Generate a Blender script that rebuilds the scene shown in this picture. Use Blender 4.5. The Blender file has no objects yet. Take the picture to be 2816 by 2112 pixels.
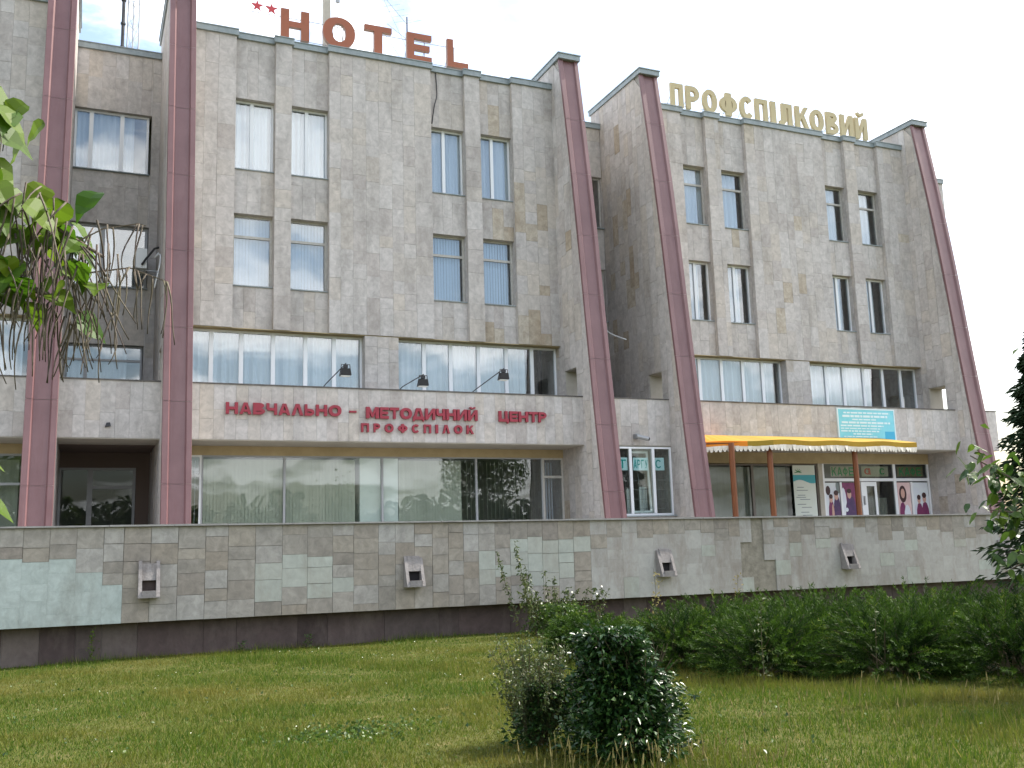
import bpy, math, random
import numpy as np
from mathutils import Vector, Matrix
from mathutils.geometry import tessellate_polygon

rnd = random.Random(11)
npr = np.random.default_rng(5)
R = math.radians
SC = bpy.context.scene
COL = SC.collection

# ------------------------------------------------------------------ camera
cam_d = bpy.data.cameras.new('camera')
cam = bpy.data.objects.new('camera', cam_d)
COL.objects.link(cam)
SC.camera = cam
cam_d.sensor_width = 36.0
cam_d.lens = 36.0 * 2695.8 / 2816.0
cam_d.clip_start = 0.1
cam_d.clip_end = 3000
CAM = Vector((0, 0, 1.6))
_y, _p, _r = R(23.695), R(9.149), R(-1.667)
_f = Vector((math.sin(_y) * math.cos(_p), math.cos(_y) * math.cos(_p), math.sin(_p)))
_ri = Vector((math.cos(_y), -math.sin(_y), 0))
_up = _ri.cross(_f)
_rx = math.cos(_r) * _ri + math.sin(_r) * _up
_ux = -math.sin(_r) * _ri + math.cos(_r) * _up
cam.matrix_world = Matrix(((_rx.x, _ux.x, -_f.x, CAM.x), (_rx.y, _ux.y, -_f.y, CAM.y),
                           (_rx.z, _ux.z, -_f.z, CAM.z), (0, 0, 0, 1)))

# ------------------------------------------------------------------ world, sun, exposure
SUN_EL, SUN_AZ = R(50), R(87)
w = bpy.data.worlds.new('World')
SC.world = w
w.use_nodes = True
nt = w.node_tree
bg = nt.nodes['Background']
sky = nt.nodes.new('ShaderNodeTexSky')
sky.sky_type = 'NISHITA'
sky.sun_disc = False
sky.sun_elevation = SUN_EL
sky.sun_rotation = SUN_AZ
sky.air_density = 1.2
sky.dust_density = 3.5
sky.ozone_density = 1.5
tc = nt.nodes.new('ShaderNodeTexCoord')
sep = nt.nodes.new('ShaderNodeSeparateXYZ')
nt.links.new(tc.outputs['Generated'], sep.inputs[0])
mx = nt.nodes.new('ShaderNodeMath'); mx.operation = 'MAXIMUM'; mx.inputs[1].default_value = 0.03
ad = nt.nodes.new('ShaderNodeMath'); ad.operation = 'ADD'; ad.inputs[1].default_value = 0.22
nt.links.new(sep.outputs[2], mx.inputs[0]); nt.links.new(mx.outputs[0], ad.inputs[0])
cmb = nt.nodes.new('ShaderNodeCombineXYZ')
for i in range(3):
    nt.links.new(ad.outputs[0], cmb.inputs[i])
dv = nt.nodes.new('ShaderNodeVectorMath'); dv.operation = 'DIVIDE'
nt.links.new(tc.outputs['Generated'], dv.inputs[0]); nt.links.new(cmb.outputs[0], dv.inputs[1])
cn = nt.nodes.new('ShaderNodeTexNoise')
cn.inputs['Scale'].default_value = 1.7; cn.inputs['Detail'].default_value = 9; cn.inputs['Roughness'].default_value = 0.58
cn.inputs['Distortion'].default_value = 0.35
nt.links.new(dv.outputs[0], cn.inputs['Vector'])
cr = nt.nodes.new('ShaderNodeMapRange'); cr.interpolation_type = 'SMOOTHSTEP'
cr.inputs['From Min'].default_value = 0.455; cr.inputs['From Max'].default_value = 0.62
nt.links.new(cn.outputs['Fac'], cr.inputs['Value'])
cmix = nt.nodes.new('ShaderNodeMixRGB')
cmix.inputs[2].default_value = (9.5, 9.6, 9.8, 1)
nt.links.new(cr.outputs[0], cmix.inputs[0]); nt.links.new(sky.outputs[0], cmix.inputs[1])
nt.links.new(cmix.outputs[0], bg.inputs[0])
bg.inputs[1].default_value = 0.13

sd = bpy.data.lights.new('sun', 'SUN')
sd.energy = 3.2
sd.angle = R(0.6)
sd.color = (1.0, 0.95, 0.86)
sun = bpy.data.objects.new('sun', sd)
COL.objects.link(sun)
sdir = Vector((math.sin(SUN_AZ) * math.cos(SUN_EL), math.cos(SUN_AZ) * math.cos(SUN_EL), math.sin(SUN_EL)))
sun.rotation_euler = sdir.to_track_quat('Z', 'Y').to_euler()
sun.location = (60, 5, 70)

vs = SC.view_settings
vs.view_transform = 'Standard'
vs.look = 'None'
vs.exposure = 1.45
vs.gamma = 1
SC.render.film_transparent = False
SC.cycles.max_bounces = 8
SC.cycles.transparent_max_bounces = 16
SC.cycles.caustics_reflective = False
SC.cycles.caustics_refractive = False


# ------------------------------------------------------------------ materials
def mat(name, col=(.5, .5, .5), rough=.8, spec=.3, metal=0, var=None, var_scale=3.0, bump=0.0, bump_scale=40,
        streak=None, streak_amt=0.0, mul=0.0, stretch=(1, 1, 1), col3=None):
    m = bpy.data.materials.new(name)
    m.use_nodes = True
    n, l = m.node_tree.nodes, m.node_tree.links
    b = n['Principled BSDF']
    b.inputs['Roughness'].default_value = rough
    b.inputs['Specular IOR Level'].default_value = spec
    b.inputs['Metallic'].default_value = metal
    b.inputs['Base Color'].default_value = (*col, 1)
    geo = n.new('ShaderNodeNewGeometry')
    mp = n.new('ShaderNodeMapping')
    mp.inputs['Scale'].default_value = stretch
    l.new(geo.outputs['Position'], mp.inputs[0])
    cur = None
    if var:
        no = n.new('ShaderNodeTexNoise')
        no.inputs['Scale'].default_value = var_scale
        no.inputs['Detail'].default_value = 6
        no.inputs['Roughness'].default_value = .65
        l.new(mp.outputs[0], no.inputs['Vector'])
        ra = n.new('ShaderNodeValToRGB')
        ra.color_ramp.elements[0].position = .32
        ra.color_ramp.elements[1].position = .68
        ra.color_ramp.elements[0].color = (*col, 1)
        ra.color_ramp.elements[1].color = (*var, 1)
        if col3:
            e = ra.color_ramp.elements.new(.5)
            e.color = (*col3, 1)
        l.new(no.outputs['Fac'], ra.inputs[0])
        cur = ra.outputs[0]
        l.new(cur, b.inputs['Base Color'])
    if streak:
        no = n.new('ShaderNodeTexNoise')
        no.inputs['Scale'].default_value = 1.0
        no.inputs['Detail'].default_value = 7
        no.inputs['Roughness'].default_value = .7
        mp2 = n.new('ShaderNodeMapping')
        mp2.inputs['Scale'].default_value = (4, 4, .35)
        l.new(geo.outputs['Position'], mp2.inputs[0])
        l.new(mp2.outputs[0], no.inputs['Vector'])
        mr = n.new('ShaderNodeMapRange')
        mr.inputs['From Min'].default_value = .5
        mr.inputs['From Max'].default_value = .75
        mr.inputs['To Max'].default_value = streak_amt
        l.new(no.outputs['Fac'], mr.inputs['Value'])
        mi = n.new('ShaderNodeMixRGB')
        mi.inputs[1].default_value = (*col, 1)
        mi.inputs[2].default_value = (*streak, 1)
        l.new(mr.outputs[0], mi.inputs[0])
        if cur:
            l.new(cur, mi.inputs[1])
        cur = mi.outputs[0]
        l.new(cur, b.inputs['Base Color'])
    if bump:
        no = n.new('ShaderNodeTexNoise')
        no.inputs['Scale'].default_value = bump_scale
        no.inputs['Detail'].default_value = 5
        l.new(mp.outputs[0], no.inputs['Vector'])
        bp = n.new('ShaderNodeBump')
        bp.inputs['Strength'].default_value = bump
        bp.inputs['Distance'].default_value = .02
        l.new(no.outputs['Fac'], bp.inputs['Height'])
        l.new(bp.outputs[0], b.inputs['Normal'])
    return m


def stone(name, cols, stain=(.2, .185, .165), stain_amt=.55, joint=.0, fine=.16, rough=.8):
    """cladding stone: each slab its own tone (attribute tint + object colour), grain, weather stains"""
    m = bpy.data.materials.new(name)
    m.use_nodes = True
    n, l = m.node_tree.nodes, m.node_tree.links
    b = n['Principled BSDF']
    b.inputs['Roughness'].default_value = rough
    b.inputs['Specular IOR Level'].default_value = .25
    at = n.new('ShaderNodeAttribute')
    at.attribute_name = 'tint'
    oi = n.new('ShaderNodeObjectInfo')
    sp = n.new('ShaderNodeSeparateColor')
    l.new(oi.outputs['Color'], sp.inputs[0])
    ad = n.new('ShaderNodeMath')
    l.new(at.outputs['Fac'], ad.inputs[0])
    l.new(sp.outputs[0], ad.inputs[1])
    ra = n.new('ShaderNodeValToRGB')
    ra.color_ramp.interpolation = 'LINEAR'
    k = len(cols)
    while len(ra.color_ramp.elements) < k:
        ra.color_ramp.elements.new(.5)
    for i, c in enumerate(cols):
        ra.color_ramp.elements[i].position = i / (k - 1)
        ra.color_ramp.elements[i].color = (*c, 1)
    l.new(ad.outputs[0], ra.inputs[0])
    geo = n.new('ShaderNodeNewGeometry')
    # veins and clouds inside each slab, shifted by the tint so neighbours do not continue
    sh = n.new('ShaderNodeVectorMath')
    sh.operation = 'ADD'
    cx = n.new('ShaderNodeCombineXYZ')
    m40 = n.new('ShaderNodeMath')
    m40.operation = 'MULTIPLY'
    m40.inputs[1].default_value = 37.0
    l.new(ad.outputs[0], m40.inputs[0])
    l.new(m40.outputs[0], cx.inputs[0])
    l.new(m40.outputs[0], cx.inputs[2])
    l.new(geo.outputs['Position'], sh.inputs[0])
    l.new(cx.outputs[0], sh.inputs[1])
    n1 = n.new('ShaderNodeTexNoise')
    n1.inputs['Scale'].default_value = 5.5
    n1.inputs['Detail'].default_value = 7
    n1.inputs['Roughness'].default_value = .68
    n1.inputs['Distortion'].default_value = .6
    l.new(sh.outputs[0], n1.inputs['Vector'])
    mr = n.new('ShaderNodeMapRange')
    mr.inputs['From Min'].default_value = .3
    mr.inputs['From Max'].default_value = .7
    mr.inputs['To Min'].default_value = 1 - fine
    mr.inputs['To Max'].default_value = 1 + fine
    l.new(n1.outputs['Fac'], mr.inputs['Value'])
    mu = n.new('ShaderNodeVectorMath')
    mu.operation = 'SCALE'
    l.new(ra.outputs[0], mu.inputs[0])
    l.new(mr.outputs[0], mu.inputs['Scale'])
    # weather stains: blotches broken by vertical run-off
    mp = n.new('ShaderNodeMapping')
    mp.inputs['Scale'].default_value = (1.6, 1.6, .55)
    l.new(geo.outputs['Position'], mp.inputs[0])
    n2 = n.new('ShaderNodeTexNoise')
    n2.inputs['Scale'].default_value = 1.0
    n2.inputs['Detail'].default_value = 9
    n2.inputs['Roughness'].default_value = .72
    l.new(mp.outputs[0], n2.inputs['Vector'])
    m2 = n.new('ShaderNodeMapRange')
    m2.inputs['From Min'].default_value = .48
    m2.inputs['From Max'].default_value = .78
    m2.inputs['To Max'].default_value = stain_amt
    l.new(n2.outputs['Fac'], m2.inputs['Value'])
    mi = n.new('ShaderNodeMixRGB')
    mi.inputs[2].default_value = (*stain, 1)
    l.new(m2.outputs[0], mi.inputs[0])
    l.new(mu.outputs[0], mi.inputs[1])
    l.new(mi.outputs[0], b.inputs['Base Color'])
    bp = n.new('ShaderNodeBump')
    bp.inputs['Strength'].default_value = .35
    bp.inputs['Distance'].default_value = .01
    l.new(n1.outputs['Fac'], bp.inputs['Height'])
    l.new(bp.outputs[0], b.inputs['Normal'])
    return m


def glass(name, f0=.11, tint=(.9, .95, .95), wave=.06):
    m = bpy.data.materials.new(name)
    m.use_nodes = True
    n, l = m.node_tree.nodes, m.node_tree.links
    n.remove(n['Principled BSDF'])
    out = n['Material Output']
    tr = n.new('ShaderNodeBsdfTransparent')
    tr.inputs[0].default_value = (*tint, 1)
    gl = n.new('ShaderNodeBsdfGlossy')
    gl.inputs['Roughness'].default_value = .015
    # Schlick reflectance, the same from both sides of the sheet
    g0 = n.new('ShaderNodeNewGeometry')
    dt = n.new('ShaderNodeVectorMath')
    dt.operation = 'DOT_PRODUCT'
    l.new(g0.outputs['Incoming'], dt.inputs[0])
    l.new(g0.outputs['Normal'], dt.inputs[1])
    ab = n.new('ShaderNodeMath')
    ab.operation = 'ABSOLUTE'
    l.new(dt.outputs['Value'], ab.inputs[0])
    om = n.new('ShaderNodeMath')
    om.operation = 'SUBTRACT'
    om.inputs[0].default_value = 1
    l.new(ab.outputs[0], om.inputs[1])
    pw = n.new('ShaderNodeMath')
    pw.operation = 'POWER'
    pw.inputs[1].default_value = 5
    l.new(om.outputs[0], pw.inputs[0])
    fr = n.new('ShaderNodeMapRange')
    fr.inputs['To Min'].default_value = f0
    fr.inputs['To Max'].default_value = 1
    l.new(pw.outputs[0], fr.inputs['Value'])
    mx = n.new('ShaderNodeMixShader')
    l.new(fr.outputs[0], mx.inputs[0])
    l.new(tr.outputs[0], mx.inputs[1])
    l.new(gl.outputs[0], mx.inputs[2])
    geo = n.new('ShaderNodeNewGeometry')
    no = n.new('ShaderNodeTexNoise')
    no.inputs['Scale'].default_value = 1.3
    no.inputs['Detail'].default_value = 1
    l.new(geo.outputs['Position'], no.inputs['Vector'])
    bp = n.new('ShaderNodeBump')
    bp.inputs['Strength'].default_value = wave
    bp.inputs['Distance'].default_value = .1
    l.new(no.outputs['Fac'], bp.inputs['Height'])
    l.new(bp.outputs[0], gl.inputs['Normal'])
    l.new(mx.outputs[0], out.inputs[0])
    return m


def leafmat(name, c0, c1, trans=.35, rough=.5, spec=.35, c2=None, nscale=0, ncol=None):
    m = bpy.data.materials.new(name)
    m.use_nodes = True
    n, l = m.node_tree.nodes, m.node_tree.links
    b = n['Principled BSDF']
    b.inputs['Roughness'].default_value = rough
    b.inputs['Specular IOR Level'].default_value = spec
    at = n.new('ShaderNodeAttribute')
    at.attribute_name = 'tint'
    oi = n.new('ShaderNodeObjectInfo')
    sp = n.new('ShaderNodeSeparateColor')
    l.new(oi.outputs['Color'], sp.inputs[0])
    ad = n.new('ShaderNodeMath')
    l.new(at.outputs['Fac'], ad.inputs[0])
    l.new(sp.outputs[0], ad.inputs[1])
    ra = n.new('ShaderNodeValToRGB')
    ra.color_ramp.elements[0].color = (*c0, 1)
    ra.color_ramp.elements[1].color = (*c1, 1)
    if c2:
        ra.color_ramp.elements[1].position = .8
        e = ra.color_ramp.elements.new(1)
        e.color = (*c2, 1)
    l.new(ad.outputs[0], ra.inputs[0])
    c = ra.outputs[0]
    if ncol:
        geo = n.new('ShaderNodeNewGeometry')
        no = n.new('ShaderNodeTexNoise')
        no.inputs['Scale'].default_value = nscale
        no.inputs['Detail'].default_value = 4
        l.new(geo.outputs['Position'], no.inputs['Vector'])
        mr = n.new('ShaderNodeMapRange')
        mr.inputs['From Min'].default_value = .45
        mr.inputs['From Max'].default_value = .7
        mr.inputs['To Max'].default_value = .72
        l.new(no.outputs['Fac'], mr.inputs['Value'])
        mi = n.new('ShaderNodeMixRGB')
        mi.inputs[2].default_value = (*ncol, 1)
        l.new(mr.outputs[0], mi.inputs[0])
        l.new(c, mi.inputs[1])
        c = mi.outputs[0]
    l.new(c, b.inputs['Base Color'])
    tl = n.new('ShaderNodeBsdfTranslucent')
    l.new(c, tl.inputs[0])
    mx = n.new('ShaderNodeMixShader')
    mx.inputs[0].default_value = trans
    l.new(b.outputs[0], mx.inputs[1])
    l.new(tl.outputs[0], mx.inputs[2])
    l.new(mx.outputs[0], n['Material Output'].inputs[0])
    return m


M = {}
M['stone'] = stone('limestone_cladding', [(.415, .38, .355), (.45, .42, .395), (.47, .442, .42), (.495, .468, .445), (.455, .42, .385), (.475, .43, .38)], stain_amt=.7, fine=.2)
M['brown'] = stone('rusty_limestone', [(.36, .305, .235), (.44, .395, .33)], stain=(.26, .19, .12), stain_amt=.8, fine=.28)
M['wallstone'] = stone('wall_sandstone', [(.235, .21, .18), (.30, .275, .24), (.36, .345, .32), (.275, .238, .195), (.325, .29, .242), (.25, .22, .19)], fine=.25, stain_amt=.7)
M['mint'] = stone('mint_whitewash', [(.385, .435, .41), (.42, .47, .445)], stain=(.25, .26, .23), stain_amt=1.0, fine=.17)
M['pale'] = stone('faded_whitewash', [(.355, .365, .325), (.40, .42, .375), (.37, .365, .32)], stain=(.29, .265, .22), stain_amt=.9, fine=.13)
M['cream'] = stone('cream_whitewash', [(.345, .33, .305), (.375, .36, .335), (.40, .388, .362)], stain=(.22, .175, .14), stain_amt=1.0, fine=.12)
M['mortar'] = mat('mortar', (.31, .29, .265), .95, .1, var=(.39, .37, .34), var_scale=2)
M['rawmortar'] = mat('bare_cement', (.20, .18, .145), .95, .1, var=(.33, .30, .25), var_scale=6, bump=.6, bump_scale=18)
M['red'] = mat('oxblood_sheet_metal', (.150, .075, .077), .4, .45, var=(.185, .098, .10), var_scale=1.2, streak=(.125, .05, .05), streak_amt=.7)
M['cap'] = mat('zinc_capping', (.20, .24, .25), .5, .5, var=(.28, .32, .33), var_scale=4, streak=(.12, .13, .13), streak_amt=.5)
M['capdark'] = mat('dark_coping', (.09, .085, .08), .8, .2, var=(.16, .15, .14), var_scale=5)
M['pvc'] = mat('white_plastic_frame', (.74, .76, .78), .35, .5)
M['oldframe'] = mat('old_painted_frame', (.50, .49, .46), .6, .3, var=(.40, .38, .34), var_scale=8)
M['greyframe'] = mat('grey_metal_frame', (.33, .34, .35), .45, .5)
M['darkframe'] = mat('dark_brown_frame', (.16, .14, .12), .5, .4)
M['glass'] = glass('window_glass', .13, (.93, .96, .97), .02)
M['glassold'] = glass('old_window_glass', .06, (.88, .92, .90), .03)
M['glassdark'] = glass('tinted_glass', .035, (.72, .76, .75), .02)
M['curtain'] = mat('sheer_curtain', (.52, .56, .61), .9, .1, var=(.62, .66, .70), var_scale=1.2, stretch=(6, 6, .3))
M['blind'] = mat('cream_blind', (.45, .445, .385), .85, .15, var=(.52, .51, .45), var_scale=2, stretch=(7, 7, .2))
M['blindsky'] = mat('sky_tinted_blind', (.40, .49, .60), .85, .15, var=(.47, .56, .66), var_scale=2, stretch=(7, 7, .2))  # blue of the mirrored sky put into the blind colour
M['dark'] = mat('dark_drape_and_spout_shade', (.03, .028, .03), .9, .1)
M['room'] = mat('room_plaster', (.30, .29, .27), .95, .1)
M['ochre'] = mat('ochre_paint', (.46, .37, .22), .85, .2, var=(.38, .30, .17), var_scale=2.5)
M['soffit'] = mat('soffit_plaster', (.46, .43, .37), .9, .1, var=(.38, .35, .30), var_scale=2)
M['brownwall'] = mat('brown_render', (.17, .13, .11), .9, .1)
M['plinth'] = stone('plum_granite', [(.052, .036, .034), (.085, .06, .055), (.07, .052, .048), (.115, .09, .08)], stain=(.17, .14, .12), stain_amt=.75, fine=.22, rough=.7)
M['concrete'] = mat('grey_concrete', (.36, .345, .33), .9, .15, var=(.27, .255, .24), var_scale=6, bump=.3, bump_scale=30)
M['spout'] = mat('spout_stone', (.20, .185, .18), .9, .15, var=(.28, .26, .25), var_scale=5, bump=.4, bump_scale=25, streak=(.12, .105, .095), streak_amt=.8)
M['white'] = mat('white_paint', (.75, .77, .77), .6, .3)
M['black'] = mat('black_metal', (.025, .025, .028), .5, .4)
M['steel'] = mat('grey_steel', (.30, .31, .32), .45, .5, metal=.4)
M['hotel'] = mat('rust_red_sign', (.30, .085, .034), .45, .4, var=(.26, .078, .032), var_scale=2)
M['hoteledge'] = mat('dull_metal_edge', (.30, .18, .13), .5, .4)
M['beige'] = mat('cream_yellow_sign', (.46, .385, .215), .5, .35, var=(.42, .35, .195), var_scale=2)
M['redsign'] = mat('crimson_sign', (.30, .032, .052), .5, .35, var=(.25, .03, .045), var_scale=4)
M['star'] = mat('red_star', (.5, .05, .06), .5, .35)
M['bluesign'] = mat('sky_blue_board', (.17, .53, .62), .5, .3, var=(.24, .60, .68), var_scale=2)
M['deepblue'] = mat('deep_blue_print', (.05, .36, .55), .5, .3)
M['whiteprint'] = mat('white_print', (.62, .74, .77), .6, .2)
M['teal'] = mat('teal_print', (.02, .33, .34), .6, .2)
M['tealwave'] = mat('teal_wave_print', (.08, .36, .42), .6, .2)
M['greenprint'] = mat('green_print', (.05, .26, .09), .6, .2)
M['redprint'] = mat('red_brown_print', (.42, .09, .05), .6, .2)
M['paper'] = mat('pale_banner', (.62, .67, .60), .7, .2, var=(.66, .70, .66), var_scale=3)
M['bluepaper'] = mat('pale_blue_paper', (.55, .78, .86), .7, .2)
M['sand'] = mat('sand_print', (.62, .58, .42), .7, .2)
M['ink'] = mat('grey_ink', (.22, .26, .26), .7, .2)
M['posterlight'] = mat('poster_pale', (.60, .62, .72), .35, .4, var=(.68, .74, .76), var_scale=1.6)
M['posterpink'] = mat('poster_pink', (.62, .42, .42), .35, .4, var=(.70, .54, .52), var_scale=3)
M['plum'] = mat('plum_print', (.15, .03, .10), .5, .3, var=(.22, .05, .12), var_scale=5)
M['navy'] = mat('navy_print', (.05, .035, .10), .5, .3, var=(.12, .05, .13), var_scale=5)
M['skin'] = mat('skin_print', (.55, .34, .28), .5, .3)
M['hair'] = mat('hair_print', (.06, .03, .03), .5, .3)
M['awn'] = mat('yellow_awning', (.30, .18, .014), .65, .2, var=(.36, .225, .022), var_scale=2)
M['awnorange'] = mat('orange_awning', (.62, .20, .01), .55, .3)
M['awnshade'] = mat('shaded_awning', (.27, .18, .015), .65, .3)  # yellow cover with the shade left of the bend put into its colour
M['awnwhite'] = mat('awning_valance', (.72, .68, .60), .7, .2, var=(.60, .54, .44), var_scale=6)
M['wood'] = mat('varnished_wood', (.19, .06, .016), .45, .4, var=(.13, .04, .012), var_scale=4, stretch=(6, 6, .6))
M['bark'] = mat('bark', (.10, .08, .06), .9, .1, var=(.16, .13, .10), var_scale=9, bump=.6, bump_scale=25)
M['twig'] = mat('twig', (.09, .075, .045), .9, .1)
M['pod'] = mat('dry_pod', (.05, .033, .032), .7, .25, var=(.125, .11, .07), var_scale=4)
M['soil'] = mat('lawn_soil', (.075, .075, .022), .95, .05, var=(.12, .105, .045), var_scale=3.5, bump=.5, bump_scale=60, col3=(.06, .07, .018))
M['grass'] = leafmat('grass_blades', (.036, .085, .006), (.108, .150, .015), .4, .6, .2, c2=(.24, .20, .065), nscale=.42, ncol=(.175, .145, .03))
M['straw'] = leafmat('straw', (.30, .24, .10), (.22, .20, .07), .3, .7, .1)
M['juniper'] = leafmat('juniper_green', (.007, .024, .004), (.055, .110, .010), .25, .6, .15, c2=(.17, .20, .03))
M['gloss'] = leafmat('glossy_leaf', (.008, .028, .008), (.028, .072, .014), .15, .33, .4, c2=(.06, .11, .02))
M['grey'] = leafmat('greyish_leaf', (.040, .065, .018), (.080, .110, .032), .3, .42, .4, c2=(.12, .12, .04))
M['catalpa'] = leafmat('broad_leaf', (.045, .115, .007), (.125, .19, .012), .5, .5, .25)
M['lilac'] = leafmat('tree_leaf', (.022, .060, .012), (.09, .15, .02), .4, .4, .4)
M['conifer'] = leafmat('conifer', (.012, .03, .012), (.03, .05, .02), .15, .6, .2)
M['woodleaf'] = leafmat('distant_leaf', (.03, .05, .015), (.06, .085, .025), .2, .7, .1)
M['flower'] = mat('white_petal', (.75, .74, .6), .8, .1)
M['yellow'] = mat('yellow_petal', (.65, .5, .03), .8, .1)

# ------------------------------------------------------------------ object helpers
ORI = {None: np.zeros(3)}


def add(o, parent=None):
    COL.objects.link(o)
    if parent:
        o.parent = parent
    return o


def tag(o, label=None, cat=None, group=None, kind=None):
    if label:
        o['label'] = label
    if cat:
        o['category'] = cat
    if group:
        o['group'] = group
    if kind:
        o['kind'] = kind
    return o


def thing(name, label, cat, loc, group=None):
    o = bpy.data.objects.new(name, None)
    o.empty_display_size = .2
    COL.objects.link(o)
    o.location = loc
    ORI[o] = np.array(loc, float)
    return tag(o, label, cat, group)


def fast_mesh(name, V, F, mats, tint=None, mi=None, smooth=False):
    """V (n,3), F (m,k) equal-size faces"""
    me = bpy.data.meshes.new(name)
    V = np.asarray(V, np.float32)
    F = np.asarray(F, np.int32)
    k = F.shape[1]
    me.vertices.add(len(V))
    me.vertices.foreach_set('co', V.ravel())
    me.loops.add(F.size)
    me.loops.foreach_set('vertex_index', F.ravel())
    me.polygons.add(len(F))
    me.polygons.foreach_set('loop_start', np.arange(0, F.size, k, dtype=np.int32))
    if mi is not None:
        me.polygons.foreach_set('material_index', np.asarray(mi, np.int32))
    me.update(calc_edges=True)
    for m in (mats if isinstance(mats, list) else [mats]):
        me.materials.append(m)
    if tint is not None:
        a = me.attributes.new('tint', 'FLOAT', 'FACE')
        a.data.foreach_set('value', np.asarray(tint, np.float32))
    if smooth:
        me.polygons.foreach_set('use_smooth', np.ones(len(F), bool))
    return me


class MB:
    def __init__(s):
        s.v, s.f, s.t, s.m = [], [], [], []

    def poly(s, pts, t=0., m=0):
        i = len(s.v)
        s.v += [tuple(p) for p in pts]
        s.f.append(tuple(range(i, i + len(pts))))
        s.t.append(t)
        s.m.append(m)

    def hexa(s, a, b, t=0., m=0):
        """a: 4 corners of one face, b: the 4 matching corners of the opposite face"""
        i = len(s.v)
        s.v += [tuple(p) for p in a] + [tuple(p) for p in b]
        for f in ((0, 3, 2, 1), (4, 5, 6, 7), (0, 1, 5, 4), (1, 2, 6, 5), (2, 3, 7, 6), (3, 0, 4, 7)):
            s.f.append(tuple(i + q for q in f))
            s.t.append(t)
            s.m.append(m)

    def box(s, x0, x1, y0, y1, z0, z1, t=0., m=0):
        s.hexa([(x0, y0, z0), (x1, y0, z0), (x1, y1, z0), (x0, y1, z0)],
               [(x0, y0, z1), (x1, y0, z1), (x1, y1, z1), (x0, y1, z1)], t, m)

    def extrude(s, pts, d, t=0., m=0):
        """planar polygon pts extruded by vector d"""
        q = [tuple(np.add(p, d)) for p in pts]
        s.poly(pts[::-1], t, m)
        s.poly(q, t, m)
        k = len(pts)
        for i in range(k):
            j = (i + 1) % k
            s.poly([pts[i], pts[j], q[j], q[i]], t, m)

    def tube(s, pts, r, n=6, r1=None, t=0., m=0):
        pts = [Vector(p) for p in pts]
        k = len(pts)
        base = len(s.v)
        for i, p in enumerate(pts):
            d = (pts[min(i + 1, k - 1)] - pts[max(i - 1, 0)])
            if d.length < 1e-9:
                d = Vector((0, 0, 1))
            d.normalize()
            a = d.orthogonal().normalized() if i == 0 else (a - d * a.dot(d)).normalized()
            b = d.cross(a)
            rr = r if r1 is None else r + (r1 - r) * i / (k - 1)
            for j in range(n):
                th = 2 * math.pi * j / n
                s.v.append(tuple(p + (a * math.cos(th) + b * math.sin(th)) * rr))
        for i in range(k - 1):
            for j in range(n):
                q = (j + 1) % n
                s.f.append((base + i * n + j, base + i * n + q, base + (i + 1) * n + q, base + (i + 1) * n + j))
                s.t.append(t)
                s.m.append(m)
        s.f.append(tuple(base + j for j in range(n))[::-1])
        s.f.append(tuple(base + (k - 1) * n + j for j in range(n)))
        s.t += [t, t]
        s.m += [m, m]

    def mesh(s, name, mats, off=(0, 0, 0), smooth=False):
        me = bpy.data.meshes.new(name)
        o = np.asarray(off, float)
        me.from_pydata([tuple(np.subtract(v, o)) for v in s.v], [], s.f)
        for m in (mats if isinstance(mats, list) else [mats]):
            me.materials.append(m)
        if any(s.m):
            me.polygons.foreach_set('material_index', s.m)
        a = me.attributes.new('tint', 'FLOAT', 'FACE')
        a.data.foreach_set('value', s.t)
        if smooth:
            me.polygons.foreach_set('use_smooth', [True] * len(s.f))
        me.update()
        return me

    def build(s, name, mats, parent=None, kind=None, smooth=False):
        o = bpy.data.objects.new(name, s.mesh(name, mats, ORI.get(parent, ORI[None]), smooth))
        add(o, parent)
        ORI[o] = ORI.get(parent, ORI[None])
        o.color = (0, 0, 0, 1)
        return tag(o, kind=kind)


def box(name, x0, x1, y0, y1, z0, z1, m, parent=None, kind=None):
    b = MB()
    b.box(x0, x1, y0, y1, z0, z1)
    return b.build(name, m, parent, kind)


_unit = {}


def unit_box(m):
    if m.name not in _unit:
        b = MB()
        b.box(-.5, .5, -.5, .5, -.5, .5)
        _unit[m.name] = b.mesh('slab', m)
    return _unit[m.name]


def slab_obj(name, x0, x1, y0, y1, z0, z1, m, parent, tint=0.):
    o = bpy.data.objects.new(name, unit_box(m))
    c = np.array([(x0 + x1) / 2, (y0 + y1) / 2, (z0 + z1) / 2]) - ORI[parent]
    o.location = c
    o.scale = (x1 - x0, y1 - y0, z1 - z0)
    o.color = (tint, 0, 0, 1)
    return add(o, parent)


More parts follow.
